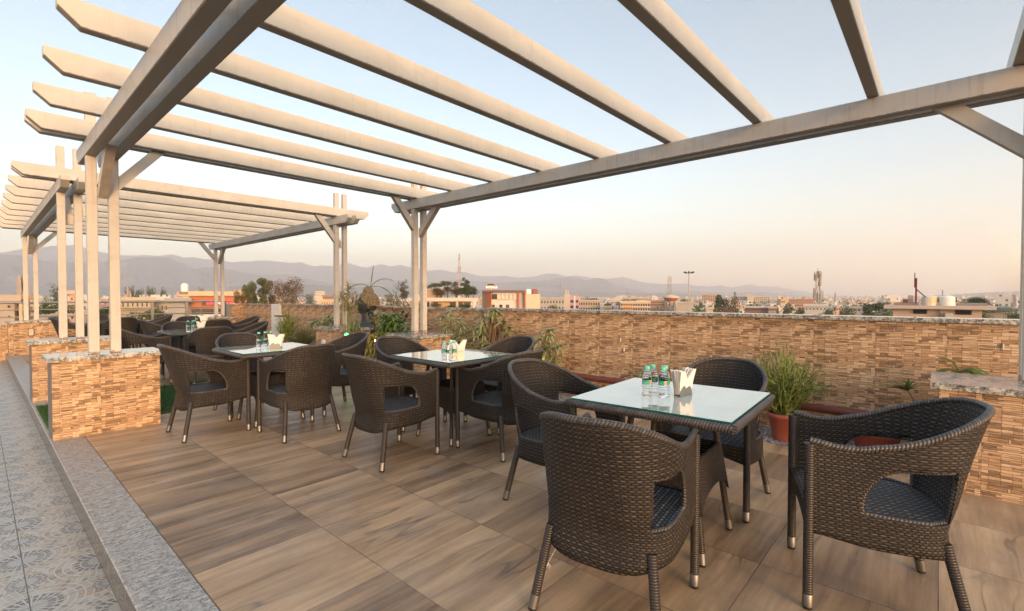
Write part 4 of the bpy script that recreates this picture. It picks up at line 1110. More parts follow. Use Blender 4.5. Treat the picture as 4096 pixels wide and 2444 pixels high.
block('shop_building', 'long low shop row with a black and yellow board', 2312, 2400, 1205, 265, (.55,.42,.32), 2, 9)
block('shop_building', 'low grey house with terraces left of the pink tower', 2150, 2257, 1196, 240, (.45,.41,.37), 2, 9, .4, .4)
e, X, Z = block('office_building', 'curved cream office with bands of amber and dark glass', 2484, 2598, 1211, 230, (.72,.55,.40), 2, 12, .62, .5, ybot=1246, proj=True)
am = ml((.62,.26,.06))
for y0 in (1220, 1236):
    MB().box(X(2497), X(2530), -.2, -.09, Z(y0+10), Z(y0)).build('amber_glass', am, e)
e, X, Z = site('shop_house', 'cream shop house with a steep dark roof and yellow board', 2400, 2446, 255)
MB().box(X(2400), X(2446), 0, 10, 0, Z(1222)).build('wall', ml((.60,.52,.44)), e)
MB().prism([(X(2416), Z(1222)), (X(2446), Z(1222)), (X(2443), Z(1214)), (X(2425), Z(1213))], 'y', -.3, 9).build('roof', M['dark'], e)
MB().box(X(2419), X(2444), -.5, -.31, Z(1238), Z(1229)).build('yellow_board', ml((.55,.36,.04)), e)
e, X, Z = site('billboard', 'white billboard with a red V and two dark figures', 2445, 2483, 250, 'billboard')
MB().box(X(2445), X(2483), 0, .5, Z(1244), Z(1222)).build('panel', ml((.70,.64,.62)), e)
MB().box(X(2459), X(2468), -.1, -.01, Z(1235), Z(1227)).build('red_square', ml((.5,.04,.05)), e)
sign('V', X(2463.5), Z(1234), Z(1228)-Z(1234), M['white'], e, -.2, .06)
for a, c in ((2451, (.10,.12,.35)), (2477, (.32,.04,.05))):
    MB().lathe([(.0, 0), (.5, .2), (.35, 1.0), (.3, 1.6), (.12, 1.75), (.22, 2.0), (0, 2.25)], 8, (X(a), 0, Z(1238)), sy=.08).build('printed_figure', ml(c), e)
MB().box(X(2447)-.2, X(2447)+.2, .55, .9, 0, Z(1224)).build('post', M['dark'], e); MB().box(X(2481)-.2, X(2481)+.2, .55, .9, 0, Z(1224)).build('post', M['dark'], e)
block('institute_building', 'long cream building far behind the curved office', 2490, 2600, 1191, 560, (.62,.48,.36), 1, 16, .5, .4, ybot=1203)
block('brick_building', 'brown framed building just left of the water tower', 2598, 2660, 1204, 300, (.48,.28,.19), 2, 9, .6, .5, ybot=1224)
block('flat_block', 'beige block of flats between water tower and lamp mast', 2710, 2768, 1213, 280, (.52,.44,.36), 1, 2, .0, .0)
block('hospital_building', 'pale many storeyed block left of the tall dark tree', 2810, 2876, 1178, 700, (.60,.42,.31), 6, 10, .5, .5, ybot=1212, depth=20, proj=True)
block('hospital_building', 'long pale block right of the tall dark tree', 2944, 3070, 1188, 620, (.62,.50,.38), 5, 18, .5, .5, ybot=1220, depth=20)
block('hospital_tower', 'taller middle part of the long pale block', 2990, 3013, 1180, 610, (.66,.54,.42), 1, 1, 0, 0)
block('market_hall', 'low hall with a striped brown front by the hospital', 2985, 3075, 1232, 240, (.30,.15,.12), 1, 22, .35, .9, ybot=1243, band=(.62,.5,.4))
block('shop_house', 'small pink shop house right of the striped hall', 3076, 3104, 1233, 238, (.56,.38,.30), 1, 5, .5, .5)
block('flat_block', 'orange block of flats left of the cell tower', 3162, 3252, 1199, 420, (.56,.31,.20), 4, 14, .45, .45, ybot=1226)
block('office_building', 'white office at the foot of the cell tower', 3226, 3300, 1226, 180, (.60,.56,.52), 1, 6, .3, .3)
block('flat_block', 'grey unfinished block with dark openings, left of the tank house', 3385, 3440, 1234, 210, (.38,.34,.29), 1, 4, .5, .5)
block('palace_block', 'far pale palace like block with towers, above the haze', 1262, 1298, 1166, 900, (.72,.60,.42), 2, 9, .4, .4, ybot=1185)
block('house_block', 'brown unfinished house behind the wall left of the statue', 1292, 1335, 1186, 240, (.30,.20,.16), 2, 6, .6, .6, ybot=1205)
block('house_block', 'cream house lit by the low sun left of the statue', 1285, 1332, 1204, 215, (.68,.50,.34), 1, 5, .4, .4, ybot=1225)
# left side houses
block('apartment_house', 'tall white apartment house at the left edge behind the railing', -60, 36, 1206, 62, (.50,.41,.33), 3, 3, .22, .2, ybot=1330)
block('apartment_house', 'brown and cream apartment house under the cell tower', 44, 106, 1200, 78, (.42,.26,.16), 3, 3, .45, .3, ybot=1310, proj=True)
block('apartment_house', 'pink apartment house between the left posts', 282, 313, 1176, 110, (.66,.44,.33), 3, 2, .3, .25, ybot=1290)
block('villa', 'long white villa behind the railing', 480, 600, 1202, 115, (.56,.45,.32), 1, 8, .3, .45, ybot=1235, proj=True)
block('villa', 'weathered white wall of a villa left of the orange building', 680, 745, 1210, 78, (.40,.37,.33), 1, 1, 0, 0)
block('villa', 'cream villa with dark windows left of the weathered wall', 600, 680, 1212, 120, (.56,.45,.30), 1, 6, .35, .4, ybot=1250, proj=True)

# tank house on the right
e, X, Z = site('tank_house', 'pale pink roof house with two barred windows and a wide slab', 3582, 3915, 34)
MB().box(X(3611), X(3878), 0, 5, 4, Z(1236)).build('wall', ml((.74,.56,.46)), e)
MB().box(X(3582), X(3915), -.45, 5.5, Z(1236)+.001, Z(1223)).build('roof_slab', ml((.66,.52,.44)), e)
MB().box(X(3612), X(3690), .2, 4, Z(1223)+.001, Z(1212)).build('old_parapet', ml((.30,.24,.20)), e)
MB().box(X(3812), X(3898), .8, 4, Z(1223)+.001, Z(1214)).build('old_parapet', ml((.32,.26,.22)), e)
MB().box(X(3655), X(3673), .9, 1.6, Z(1212), Z(1181)).build('chimney', ml((.50,.40,.33)), e)
MB().box(X(3640), X(3655), .6, 1.0, Z(1212), Z(1197)).build('rusty_box', ml((.22,.08,.05)), e)
for a, b in ((3676,3719),(3803,3849)):
    w = MB().box(X(a), X(b), -.05, -.004, Z(1256), Z(1239)).build('window', M['pane'], e)
    for k in range(1, 8): MB().box(X(a+(b-a)*k/8)-.012, X(a+(b-a)*k/8)+.012, -.09, -.051, Z(1256), Z(1239)).build('bar', M['dark'], w)
MB().box(X(3773), X(3796), -.35, -.01, Z(1290), Z(1252)).build('air_cooler', ml((.60,.60,.56)), e)
MB().tube([(X(3757), -.04, Z(1290)), (X(3757), -.04, Z(1238))], .03, 6).build('pipe', ml((.4,.4,.42)), e)
MB().box(X(3606), X(3882), -.02, 5, 0, 4).build('lower_wall', ml((.62,.5,.42)), e)
def tank(label, px, mat):
    e2, X2, Z2 = site('water_tank', label, px-25, px+25, 34.8, 'water tank')
    e2.location.z = Z(1223)-16+.002; z = 0; r = X2(px+25); H_ = Z2(1185)-Z2(1225)
    pr = [(r, 0)]
    for k in range(5):
        pr += [(r, H_*(.04+.17*k)), (r*.975, H_*(.08+.17*k)), (r, H_*(.12+.17*k))]
    pr += [(r*.93, H_*.88), (r*.5, H_*.97), (r*.42, H_), (0, H_)]
    MB().lathe(pr, 24).build('body', mat, e2)
yt = NT('stained_white_plastic'); st = yt.noise(yt.mapv(yt.obj(), (3,3,.8)), 1, 4, .7); yt.set(yt.ramp(st, [(.4, (.72,.67,.58)), (.6, (.62,.47,.26))]), .5)
tank('stained white water tank, left of two on the pink roof house', 3718, yt.m)
tank('clean white water tank, right of two on the pink roof house', 3788, plain('white_plastic', (.76,.72,.64), .5))
e, X, Z = site('iron_post', 'rusty iron post with a leaning strut on the pink roof house', 3655, 3700, 34.2, 'post')
e.location.z = Z(1212)-16; z0 = Z(1212)
MB().box(X(3664), X(3670), -.06, .06, 0, Z(1112)-z0).build('post', ml((.20,.035,.03)), e)
MB().box(X(3661), X(3664), -.1, .0, Z(1150)-z0, Z(1091)-z0).build('upright', ml((.06,.02,.03)), e)
MB().tube([(X(3669), 0, Z(1158)-z0), (X(3696), 0, Z(1188)-z0)], .03, 6).build('strut', M['dark'], e)
e, X, Z = site('shed', 'grey green roofed shed at the right edge', 3945, 4042, 85)
MB().box(X(3950), X(4038), 0, 12, 0, Z(1243)).build('wall', ml((.5,.46,.40)), e)
MB().prism([(X(3942), Z(1243)), (X(4045), Z(1243)), (X(4030), Z(1231)), (X(3955), Z(1231))], 'y', -1, 13).build('roof', ml((.15,.19,.17)), e)
for a in range(3985, 4035, 8): MB().box(X(a), X(a+5), -.1, -.01, Z(1252), Z(1246)).build('window', M['white'], e)

# water tower
e, X, Z = site('water_tower', 'round water tower with a rust orange underside on slim legs', 2652, 2714, 300, 'water tower')
r0 = X(2714)
MB().lathe([(r0*.98, Z(1192)), (r0, Z(1190)), (r0, Z(1187)), (r0*.9, Z(1184)), (r0*.2, Z(1179)), (r0*.2, Z(1178)), (0, Z(1177.5))], 28).build('tank', ml((.66,.52,.38)), e)
MB().lathe([(r0*.42, Z(1206)), (r0*.70, Z(1200)), (r0*.97, Z(1192.2))], 28).build('bowl', ml((.50,.15,.06)), e)
MB().lathe([(r0*.74, Z(1207.5)), (r0*.74, Z(1206.1))], 28).build('ring_beam', ml((.62,.50,.40)), e)
for k in range(8):
    a = 2*math.pi*k/8+.2; MB().tube([(r0*.68*math.cos(a), r0*.68*math.sin(a), 0), (r0*.68*math.cos(a), r0*.68*math.sin(a), Z(1207))], .42, 8).build('leg', ml((.66,.52,.42)), e)
def lattice(name, label, px, pytop, wb, wt, dist, col, col2=None, ants=0, seg=14, base=1184, thick=.12):
    e, X, Z = site(name, label, px-5, px+5, dist, 'tower'); S = X(px+1)
    zt = Z(pytop); m = MB(); m2 = MB()
    for i in range(seg):
        a, b = i/seg, (i+1)/seg; ra, rb = (wb+(wt-wb)*a)*S/2, (wb+(wt-wb)*b)*S/2; t_ = m2 if (i//2) % 2 and col2 else m
        ca = [(s*ra, q*ra, zt*a) for s, q in ((-1,-1),(1,-1),(1,1),(-1,1))]; cb = [(s*rb, q*rb, zt*b) for s, q in ((-1,-1),(1,-1),(1,1),(-1,1))]
        for k in range(4):
            t_.tube([ca[k], cb[k]], thick, 4, False, False); t_.tube([ca[k], cb[(k+1) % 4]], thick*.6, 4, False, False)
            t_.tube([cb[k], cb[(k+1) % 4]], thick*.6, 4, False, False); t_.tube([ca[(k+1) % 4], cb[k]], thick*.6, 4, False, False)
    m.build('lattice', ml(col), e, fix=False)
    if col2: m2.build('painted_lattice', ml(col2), e, fix=False)
    MB().tube([(0,0,zt), (0,0,zt+(3*S if not ants else 1.5*S)+1)], thick, 5).build('mast_tip', ml(col), e)
    ra = random.Random(int(px))
    for k in range(ants):
        z = zt*ra.uniform(.55, .97); a = ra.uniform(0, 6.28); r_ = (wb+(wt-wb)*z/zt)*S/2+.5
        MB().box(r_*math.cos(a)-.18, r_*math.cos(a)+.18, r_*math.sin(a)-.18, r_*math.sin(a)+.18, z-1.2, z+1.2).build('antenna', ml((.44,.38,.33)), e)
    return e
lattice('lattice_mast', 'tall red and white lattice mast behind the planted terrace house', 1837, 1016, 30, 2, 520, (.52,.20,.12), (.66,.58,.52), 6, 18, thick=.22)
lattice('cell_tower', 'grey lattice cell tower behind the water tower', 2678, 1108, 13, 13, 360, (.36,.31,.26), None, 8, 12, thick=.10)
lattice('cell_tower', 'thick cell tower hung with antennas on the right', 3270, 1086, 26, 10, 200, (.28,.22,.18), None, 30, 16, thick=.075)
lattice('cell_tower', 'cell tower hung with pale antennas on the far left', 93, 1110, 16, 10, 150, (.34,.24,.2), None, 30, 12, thick=.08)
lattice('cell_tower', 'small cell mast before the row of dark trees', 511, 1152, 3, 3, 170, (.55,.42,.36), None, 12, 8, thick=.08)
lattice('lattice_mast', 'distant thin lattice mast, first right of the thick cell tower', 3291, 1166, 6, 3, 900, (.35,.33,.33), None, 0, 10, thick=.3)
lattice('lattice_mast', 'distant thin lattice mast, second right of the thick cell tower', 3341, 1172, 7, 4, 900, (.35,.33,.33), None, 0, 10, thick=.3)
lattice('cell_tower', 'pale cell tower before the wooded hill at the right edge', 4055, 1180, 8, 5, 420, (.6,.48,.42), None, 16, 10, thick=.2)
lattice('pylon', 'far pylon right of the thick cell tower', 3377, 1194, 8, 3, 800, (.30,.28,.27), None, 0, 8, thick=.25)
for px_, py_, d_, lab in ((2241,1131,300,'thin pole with a lamp above the pink tower block'),(3770,1160,40,'thin wooden pole between the water tanks'),(920,1128,200,'thin aerial behind the orange building')):
    e, X, Z = site('pole', lab, px_-2, px_+2, d_, 'pole'); MB().tube([(0,0,0), (0,0,Z(py_))], .14 if d_ > 100 else .035, 6).build('shaft', ml((.42,.38,.34)), e)
    if d_ > 250: MB().lathe([(0,-.1), (.14 if d_ < 100 else .5, .1), (.05, .3), (0, .32)], 8, (0,0,Z(py_))).build('pole_top', ml((.6,.55,.5)), e)
# high mast lamp
e, X, Z = site('lamp_mast', 'tall floodlight mast with a ring of lamps', 2750, 2760, 240, 'street lamp')
MB().tube([(0,0,0), (0,0,Z(1082))], [.42, .2], 10).build('mast', ml((.52,.44,.38)), e)
MB().tube([(1.6*math.cos(k*math.pi/8), 1.6*math.sin(k*math.pi/8), Z(1091)) for k in range(17)], .10, 5).build('ring', M['dark'], e)
for k in range(8):
    a = k*math.pi/4; MB().obox((2.0*math.cos(a), 2.0*math.sin(a), Z(1090)), (math.cos(a), math.sin(a), .6), .5, .35, .22).build('floodlight', M['dark'], e)
    MB().tube([(0,0,Z(1092)), (1.8*math.cos(a), 1.8*math.sin(a), Z(1090.5))], .08, 4).build('arm', M['dark'], e)
# crane
e, X, Z = site('crane', 'tiny red tower crane on the skyline', 2465, 2525, 1300, 'crane')
MB().tube([(X(2507), 0, 0), (X(2507), 0, Z(1163))], .9, 4).build('mast', ml((.5,.18,.12)), e)
MB().tube([(X(2455), 0, Z(1172)), (X(2522), 0, Z(1174))], .6, 4).build('jib', ml((.5,.18,.12)), e)
# ================================================================ plants on the terrace
def m_varieg(name, mid, edge, w=.26):
    t = NT(name); u, v, _ = t.sep(t.uv())
    d = t.math('ABSOLUTE', t.math('SUBTRACT', u, .5)); n = t.noise(t.pos(), 9, 2)
    k = t.ramp(t.math('ADD', d, t.math('MULTIPLY', t.math('SUBTRACT', n, .5), .2)), [(w-.06, 0.0), (w+.04, 1.0)])
    col = t.mix(k, mid, edge); col = t.mix(t.math('MULTIPLY', n, .3), col, tuple(c*.6 for c in mid))
    return t.set(col, .45)
M['var'] = m_varieg('variegated_leaf', (.09,.16,.035), (.72,.70,.38))
M['var2'] = m_varieg('yellow_variegated_leaf', (.12,.15,.03), (.55,.38,.08), .22)
M['lgreen'] = m_varieg('glossy_green_leaf', (.06,.16,.02), (.20,.28,.04), .40)
M['dry'] = m_varieg('dry_leaf', (.22,.12,.05), (.36,.20,.09), .35)
def m_reed():
    t = NT('green_stems'); w = t.white(t.vmath('SNAP', t.obj(), (.03,.03,.06))); n = t.noise(t.obj(), 7, 3)
    return t.set(t.ramp(t.math('ADD', t.math('MULTIPLY', w, .6), t.math('MULTIPLY', n, .5)), [(.25, (.045,.085,.015)), (.5, (.14,.21,.04)), (.75, (.33,.37,.10)), (.95, (.45,.38,.18))]), .5)
M['grassy'] = m_reed()
M['stem'] = plain('plant_stem', (.20,.16,.10), .8)
M['gstem'] = plain('green_plant_stem', (.16,.20,.06), .7)
def leaf(m, b, d, L, W, droop, seg=5, fold=.25, tip=1.0):
    b = Vector(b); d = Vector(d).normalized(); s = d.cross(Vector((0,0,1)))
    s = s.normalized() if s.length > .05 else Vector((1,0,0)); p = b.copy(); vs = []; g = d.copy()
    for i in range(seg+1):
        q = i/seg; w = W*math.sin(math.pi*min(1, (.12+.88*q))**(.75*tip))*.5 if q < 1 else 0.0006
        up = s.cross(g).normalized()
        vs += [p-s*w+up*w*fold, p.copy(), p+s*w+up*w*fold]
        g = (g+Vector((0,0,-droop/seg))).normalized(); p = p+g*(L/seg)
    fs = []; uv = []
    for i in range(seg):
        a = i*3
        fs += [(a, a+1, a+4, a+3), (a+1, a+2, a+5, a+4)]
        q0, q1 = i/seg, (i+1)/seg
        uv += [((0,q0),(.5,q0),(.5,q1),(0,q1)), ((.5,q0),(1,q0),(1,q1),(.5,q1))]
    m.add(vs, fs, uv, True)
def rosette(m, r, c, n, L, W, droop=1.5, up=.9):
    for i in range(n):
        a = i*2.4+r.uniform(-.3, .3); e = up*(1-i/n)*1.1-.15+r.uniform(-.12, .12)
        leaf(m, c, (math.cos(a), math.sin(a), e), L*r.uniform(.75, 1.15), W*r.uniform(.8, 1.2), droop*r.uniform(.6, 1.2))
def song_plant(label, base, spots_, mat='var', n=26, L=.155, W=.027, name='variegated_shrub', stem='stem', cat='plant', droop=.95, seed=1):
    r = random.Random(seed); e = empty(name, (0,0,0), label=label, cat=cat)
    st = MB(); lf = MB(); b = Vector(base)
    for q in spots_:
        q = Vector(q); mid = b.lerp(q, .5)+Vector((r.uniform(-.06,.06), r.uniform(-.06,.06), -.02))
        st.tube([b, b.lerp(mid, .5)+Vector((r.uniform(-.03,.03),0,0)), mid, mid.lerp(q, .6)+Vector((0,0,.02)), q], [.011,.010,.008,.007,.006], 6)
        rosette(lf, r, q, n, L, W, droop)
        if r.random() < .8: rosette(lf, r, q-(q-mid).normalized()*.06, int(n*.5), L*.95, W, droop*1.2, .35)
    st.build('stem', M[stem], e); lf.build('leaves', M[mat], e, fix=False)
    return e
def WX(px, py, X=4.88): return onX(px, py, X)
def gb(px, X=4.88): p = onX(px, 1300, X); return (p.x, p.y, 0)
song_plant('cream striped leafy shrub against the wall just right of the tall white posts', gb(1800), [WX(*q, 4.86) for q in ((1768,1268),(1802,1248),(1835,1280),(1790,1302),(1852,1305),(1762,1332),(1812,1342),(1848,1345),(1822,1392),(1785,1375))], seed=1)
song_plant('cream striped shrub with hanging dry leaves at the corner in the wall', gb(1950), [WX(*q, 4.84) for q in ((1932,1298),(1902,1318),(1942,1270),(1985,1248),(1972,1238),(2012,1288),(2036,1312),(1905,1345),(1935,1340))], seed=2)
dry = MB(); rdd = random.Random(4)
for k in range(120):
    p = WX(rdd.uniform(1958, 2020), rdd.uniform(1265, 1345), 4.86); leaf(dry, p, (rdd.uniform(-1,1)*.4, rdd.uniform(-1,1)*.4, -.6), rdd.uniform(.12, .2), .018, .9)
e = empty('dry_creeper', (0,0,0), label='hanging brown dry leaves in front of the wall corner', cat='plant'); dry.build('dry_leaves', M['dry'], e, fix=False)
MB().tube([gb(2000), WX(1995, 1400, 4.87), WX(1985, 1290, 4.86)], [.01, .008, .005], 6).build('stem', M['stem'], e)
song_plant('small cream striped shrub low between the two chairs backs of the middle table', gb(1945, 4.8), [WX(*q, 4.78) for q in ((1935,1372),(1905,1395),(1885,1378),(1960,1380),(1925,1410),(1890,1430),(2030,1335))], n=20, L=.13, seed=3)
song_plant('cream striped shrub standing alone left of the nearest table chair', gb(2185, 4.82), [WX(*q, 4.82) for q in ((2198,1322),(2165,1362),(2232,1388),(2190,1392),(2172,1400),(2212,1432))], n=30, L=.19, seed=4)
song_plant('small cream striped tuft behind the bottles of the nearest table', gb(2578, 4.95), [WX(2578, 1490, 4.95), WX(2590, 1510, 4.93)], n=18, L=.12, seed=5)
song_plant('low cream striped shrub at the foot of the wall left of the statue', (4.95, WX(1290,1300,4.95).y, 0), [WX(*q, 4.95) for q in ((1255,1280),(1275,1290),(1300,1282),(1325,1275),(1240,1295),(1312,1268))], n=18, L=.19, W=.034, seed=6)
song_plant('cream striped shrub leaning over the shoulder of the statue', (4.55, WX(1520,1300,4.55).y, 0), [WX(*q, 4.55) for q in ((1508,1246),(1532,1258),(1515,1272),(1548,1268),(1500,1262))], n=24, L=.13, W=.026, seed=7)
song_plant('pale striped shrub between statue and tall posts', (4.60, WX(1600,1300,4.6).y, 0), [WX(*q, 4.6) for q in ((1618,1300),(1595,1318),(1510,1308),(1525,1325),(1632,1310))], n=22, L=.15, W=.028, seed=8)
song_plant('trailing yellow striped plant hanging down below the statue', (4.3, WX(1490,1440,4.3).y, 0), [WX(*q, 4.3) for q in ((1480,1350),(1492,1372),(1478,1392),(1505,1385),(1515,1410),(1495,1335),(1500,1430),(1488,1415))], 'var2', n=20, L=.17, W=.03, droop=3.2, seed=9)
song_plant('yellow and green broad leaved croton in front of the statue', (4.4, WX(1560,1400,4.4).y, 0), [WX(*q, 4.4) for q in ((1548,1270),(1562,1285),(1580,1262),(1545,1300),(1570,1305),(1590,1290),(1535,1320),(1560,1330),(1590,1332),(1520,1340),(1610,1335))], 'lgreen', n=13, L=.17, W=.06, seed=10)
song_plant('orange and yellow leaved croton low in front of the statue', (4.25, WX(1550,1400,4.25).y, 0), [WX(*q, 4.25) for q in ((1520,1345),(1545,1338),(1575,1342),(1500,1350),(1600,1346))], 'var2', n=11, L=.14, W=.05, seed=11)
# feathery tufts on tall thin stems
def tufts(label, base, tops, seed, mat='grassy', L=.16):
    r = random.Random(seed); e = empty('feather_plant', (0,0,0), label=label, cat='plant'); st = MB(); lf = MB()
    for q in tops:
        q = Vector(q); b = Vector(base)+Vector((r.uniform(-.05,.05), r.uniform(-.05,.05), 0))
        st.tube([b, b.lerp(q, .4)+Vector((r.uniform(-.03,.03), r.uniform(-.03,.03), 0)), q], [.009, .007, .004], 6)
        for k in range(46):
            a = r.uniform(0, 6.28); z = r.uniform(-.14, .08)
            leaf(lf, q+Vector((0,0,z)), (math.cos(a), math.sin(a), r.uniform(.1, 1.2)), L*r.uniform(.6, 1.2), .016, 1.2, 4)
    st.build('stem', M['gstem'], e); lf.build('leaves', M[mat], e, fix=False)
tufts('tall thin stemmed feathery plant left of the statue, with yellow tufts', (3.95, WX(1388,1345,3.95).y, .0), [WX(*q, 4.0) for q in ((1362,1185),(1388,1178),(1392,1150),(1378,1210),(1410,1200),(1425,1188),(1395,1235))], 1, 'var2')
tufts('second feathery plant behind the thin stemmed one', (4.3, WX(1400,1345,4.3).y, 0), [WX(*q, 4.3) for q in ((1405,1300),(1420,1290),(1435,1310))], 2)
# fronds
def frond(m, sm, base, d, L, droop, n=14, lw=.019, ll=.13):
    p = Vector(base); g = Vector(d).normalized(); pts = [p.copy()]
    for i in range(n):
        g = (g+Vector((0,0,-droop/n))).normalized(); p = p+g*(L/n); pts.append(p.copy())
        if i > 2:
            s = g.cross(Vector((0,0,1))).normalized(); q = i/n; l = ll*math.sin(math.pi*(.2+.75*q))
            for sg in (-1, 1): leaf(m, p, s*sg+g*.9+Vector((0,0,.25)), l, lw, .8, 3)
    sm.tube(pts, [.006*(1-i/(len(pts)))+.0015 for i in range(len(pts))], 5)
e = empty('palm_plant', (0,0,0), label='slender palm whose fronds rise above the head of the statue', cat='plant'); lf = MB(); st = MB()
pb = WX(1482, 1150, 4.98); st.tube([(pb.x, pb.y, 0), (pb.x, pb.y, pb.z)], [.015, .010], 8)
for d in ((-.75,.45,.75), (.12,-.05,1), (.8,-.5,.45), (.3,-.3,.7)): frond(lf, st, pb, d, .46 if d[2] < .9 else .42, 1.6 if d[2] < .9 else .1, ll=.15 if d[2] < .9 else .06)
st.build('stem', M['gstem'], e); lf.build('leaves', M['grassy'], e, fix=False)
e = empty('philodendron', (0,0,0), label='single split green leaf on a stalk by the parapet, above the pulled out chair', cat='plant'); lf = MB(); st = MB()
c = WX(3630, 1562, 4.80); b0 = Vector((4.85, c.y-.18, .02)); st.tube([b0, b0.lerp(c, .6)+Vector((0,-.04,0)), c], [.007, .006, .004], 6)
rr = random.Random(6)
for k in range(13):
    a = -1.25+2.5*k/12; leaf(lf, c, Vector((-.45*math.sin(a)*.3, .95*math.sin(a)+.35, .55*math.cos(a)+.25)), .10+.16*max(0, math.sin(a)) if k != 12 else .22, .035, .7, 4)
st.build('stalk', M['gstem'], e); lf.build('leaves', M['lgreen'], e, fix=False)
e = empty('fern', (0,0,0), label='small bright green fern peeping over the granite topped plinth', cat='plant'); lf = MB(); st = MB()
c = WX(3838, 1490, 4.93)
st.tube([(c.x, c.y, 0), c], [.008, .005], 6)
for k in range(9): frond(lf, st, c, (rr.uniform(-.5,.3), math.cos(k*.7)*1.0, .7), .17, 1.8, 10, .012, .05)
st.build('stalk', M['gstem'], e); lf.build('leaves', M['lgreen'], e, fix=False)
# reedy clumps
def reeds(label, base, h, spread, n, seed, mat='grassy', w=.006, tips=True, pot=None, name='reed_clump', curl=.5):
    r = random.Random(seed); e = empty(name, base, label=label, cat='potted plant' if pot else 'plant'); st = MB(); z0 = pot[1]*.9 if pot else 0
    for k in range(n):
        a = r.uniform(0, 6.28); q = r.random()**.6; hh = h*r.uniform(.55, 1.0)*(1-.25*q); p = Vector((math.cos(a)*.05*q, math.sin(a)*.05*q, z0)); pts = [p]
        g = Vector((math.cos(a)*spread*q, math.sin(a)*spread*q, hh)); seg = 7; wob = Vector((0,0,0))
        for i in range(1, seg+1):
            f = i/seg; wob += Vector((r.gauss(0,1), r.gauss(0,1), r.gauss(0,.5)))*curl*.014
            pts.append(Vector((p.x+g.x*f**1.5, p.y+g.y*f**1.5, z0+hh*f-(.12*h*q*f**3)))+wob)
        st.tube(pts, [w*(1-.6*i/seg) for i in range(seg+1)], 4, False)
        if tips:
            for j in range(5): leaf(st, pts[-1-j//2], (r.uniform(-1,1), r.uniform(-1,1), r.uniform(.2,1)), .04*r.uniform(.6,1.4), .008, .4, 2)
    st.build('stems', M[mat], e, fix=False)
    if pot:
        pr, ph = pot
        MB().lathe([(pr*.66, 0), (pr*.80, ph*.45), (pr*.83, ph*.46), (pr*.93, ph*.82), (pr*1.0, ph*.83), (pr*1.04, ph), (pr*.94, ph), (pr*.90, ph*.9), (0, ph*.9)], 28).build('pot', M['terra'], e)
    return e
reeds('terracotta pot with a wild bush of thin green stems by the parapet', (4.70, 1.02, -.004), .66, .29, 230, 1, 'grassy', .0062, True, (.118, .235), 'potted_plant', 1.6)
reeds('tall upright green grass clump in a brown pot beside the white utility box', (4.80, WX(1150,1370,4.8).y, 0), .85, .27, 190, 2, 'grassy', .006, False, (.20, .20), 'potted_grass', .5)
reeds('dark bushy grass clump between the tall grass and the plinth', (4.62, WX(1215,1360,4.62).y, 0), .52, .32, 170, 3, 'leafB', .007, True, (.18, .16), 'potted_grass', .8)
# climbing shrub on the wall beside the tall posts
e = empty('climbing_shrub', (0,0,0), label='sparse dark green climber on the wall left of the tall posts', cat='plant'); lf = MB(); st = MB(); rr = random.Random(12)
p0 = WX(1625, 1330, 5.05); st.tube([(p0.x, p0.y, 0), p0, WX(1600, 1260, 5.08)], [.01,.008,.005], 5)
for k in range(26):
    q = WX(rr.uniform(1570, 1640), rr.uniform(1232, 1325), 5.06); st.tube([WX(1615, q.z*0+1290, 5.08), q], [.004, .002], 4)
    for j in range(7): leaf(lf, q, (rr.uniform(-1,.2), rr.uniform(-1,1), rr.uniform(-.2,.9)), .06, .022, .8, 3)
st.build('stem', M['stem'], e); lf.build('leaves', M['leafA'], e, fix=False)
# bare branched tree just outside the wall
e = empty('bare_tree', (0,0,0), label='bare thin branches rising behind the wall between statue and posts', cat='tree'); st = MB(); rr = random.Random(14)
def branch(p, g, L, r0, dep):
    q = p+g*L; st.tube([p, p+g*L*.5+Vector((rr.uniform(-.03,.03)*L*4, rr.uniform(-.03,.03)*L*4, 0)), q], [r0, r0*.8, r0*.6], 5, False)
    if dep:
        for _ in range(3): branch(p+g*L*rr.uniform(.5, 1), (g+Vector((rr.uniform(-.7,.7), rr.uniform(-.7,.7), rr.uniform(-.15,.5)))).normalized(), L*rr.uniform(.55,.8), r0*.55, dep-1)
c = spot(1640, 13, -.5); lft = (spot(1540, 13, 0)-spot(1640, 13, 0)).normalized()
st.tube([(c.x, c.y, -16), c], [.16, .07], 8)
for k in range(7): branch(c+Vector((0,0,.9+.1*k)), (lft*rr.uniform(.2,.9)+Vector((0,0,rr.uniform(.0,.7)))).normalized(), .36, .014, 3)
st.build('branches', M['bark'], e, fix=False)
# lights among the plants
def bulb(label, p, col, es, r=.022):
    t = NT('glowing_bulb'); t.set(col, .3); t.b.inputs['Emission Color'].default_value = (*col, 1); t.b.inputs['Emission Strength'].default_value = es
    e = empty('garden_light', p, label=label, cat='lamp')
    MB().lathe([(0, -r), (r*.7, -r*.7), (r, 0), (r*.7, r*.7), (0, r)], 14).build('bulb', t.m, e)
    MB().lathe([(r*.5, -p[2]+0), (r*.5, -r*1.0)], 8).build('spike', M['dark'], e)
q = onX(1387, 1340, 3.7); bulb('green garden light glowing below the feathery plant', q, (.02,1,.25), 9, .026)
q = onX(1501, 1363, 4.2); bulb('warm garden light between the yellow plants under the statue', q, (1,.75,.35), 10, .012)
q = onX(2163, 1434, 4.7); bulb('warm garden light below the lone striped shrub', q, (1,.72,.3), 10, .016)
# red patterned planter seen through the chair opening
q = onX(3505, 1775, 4.72); reeds('low red glazed pot seen through the opening of the pulled out chair', (4.66, q.y, -.004), .10, .10, 30, 5, 'dry', .004, False, (.17, .22), 'potted_plant', .6)

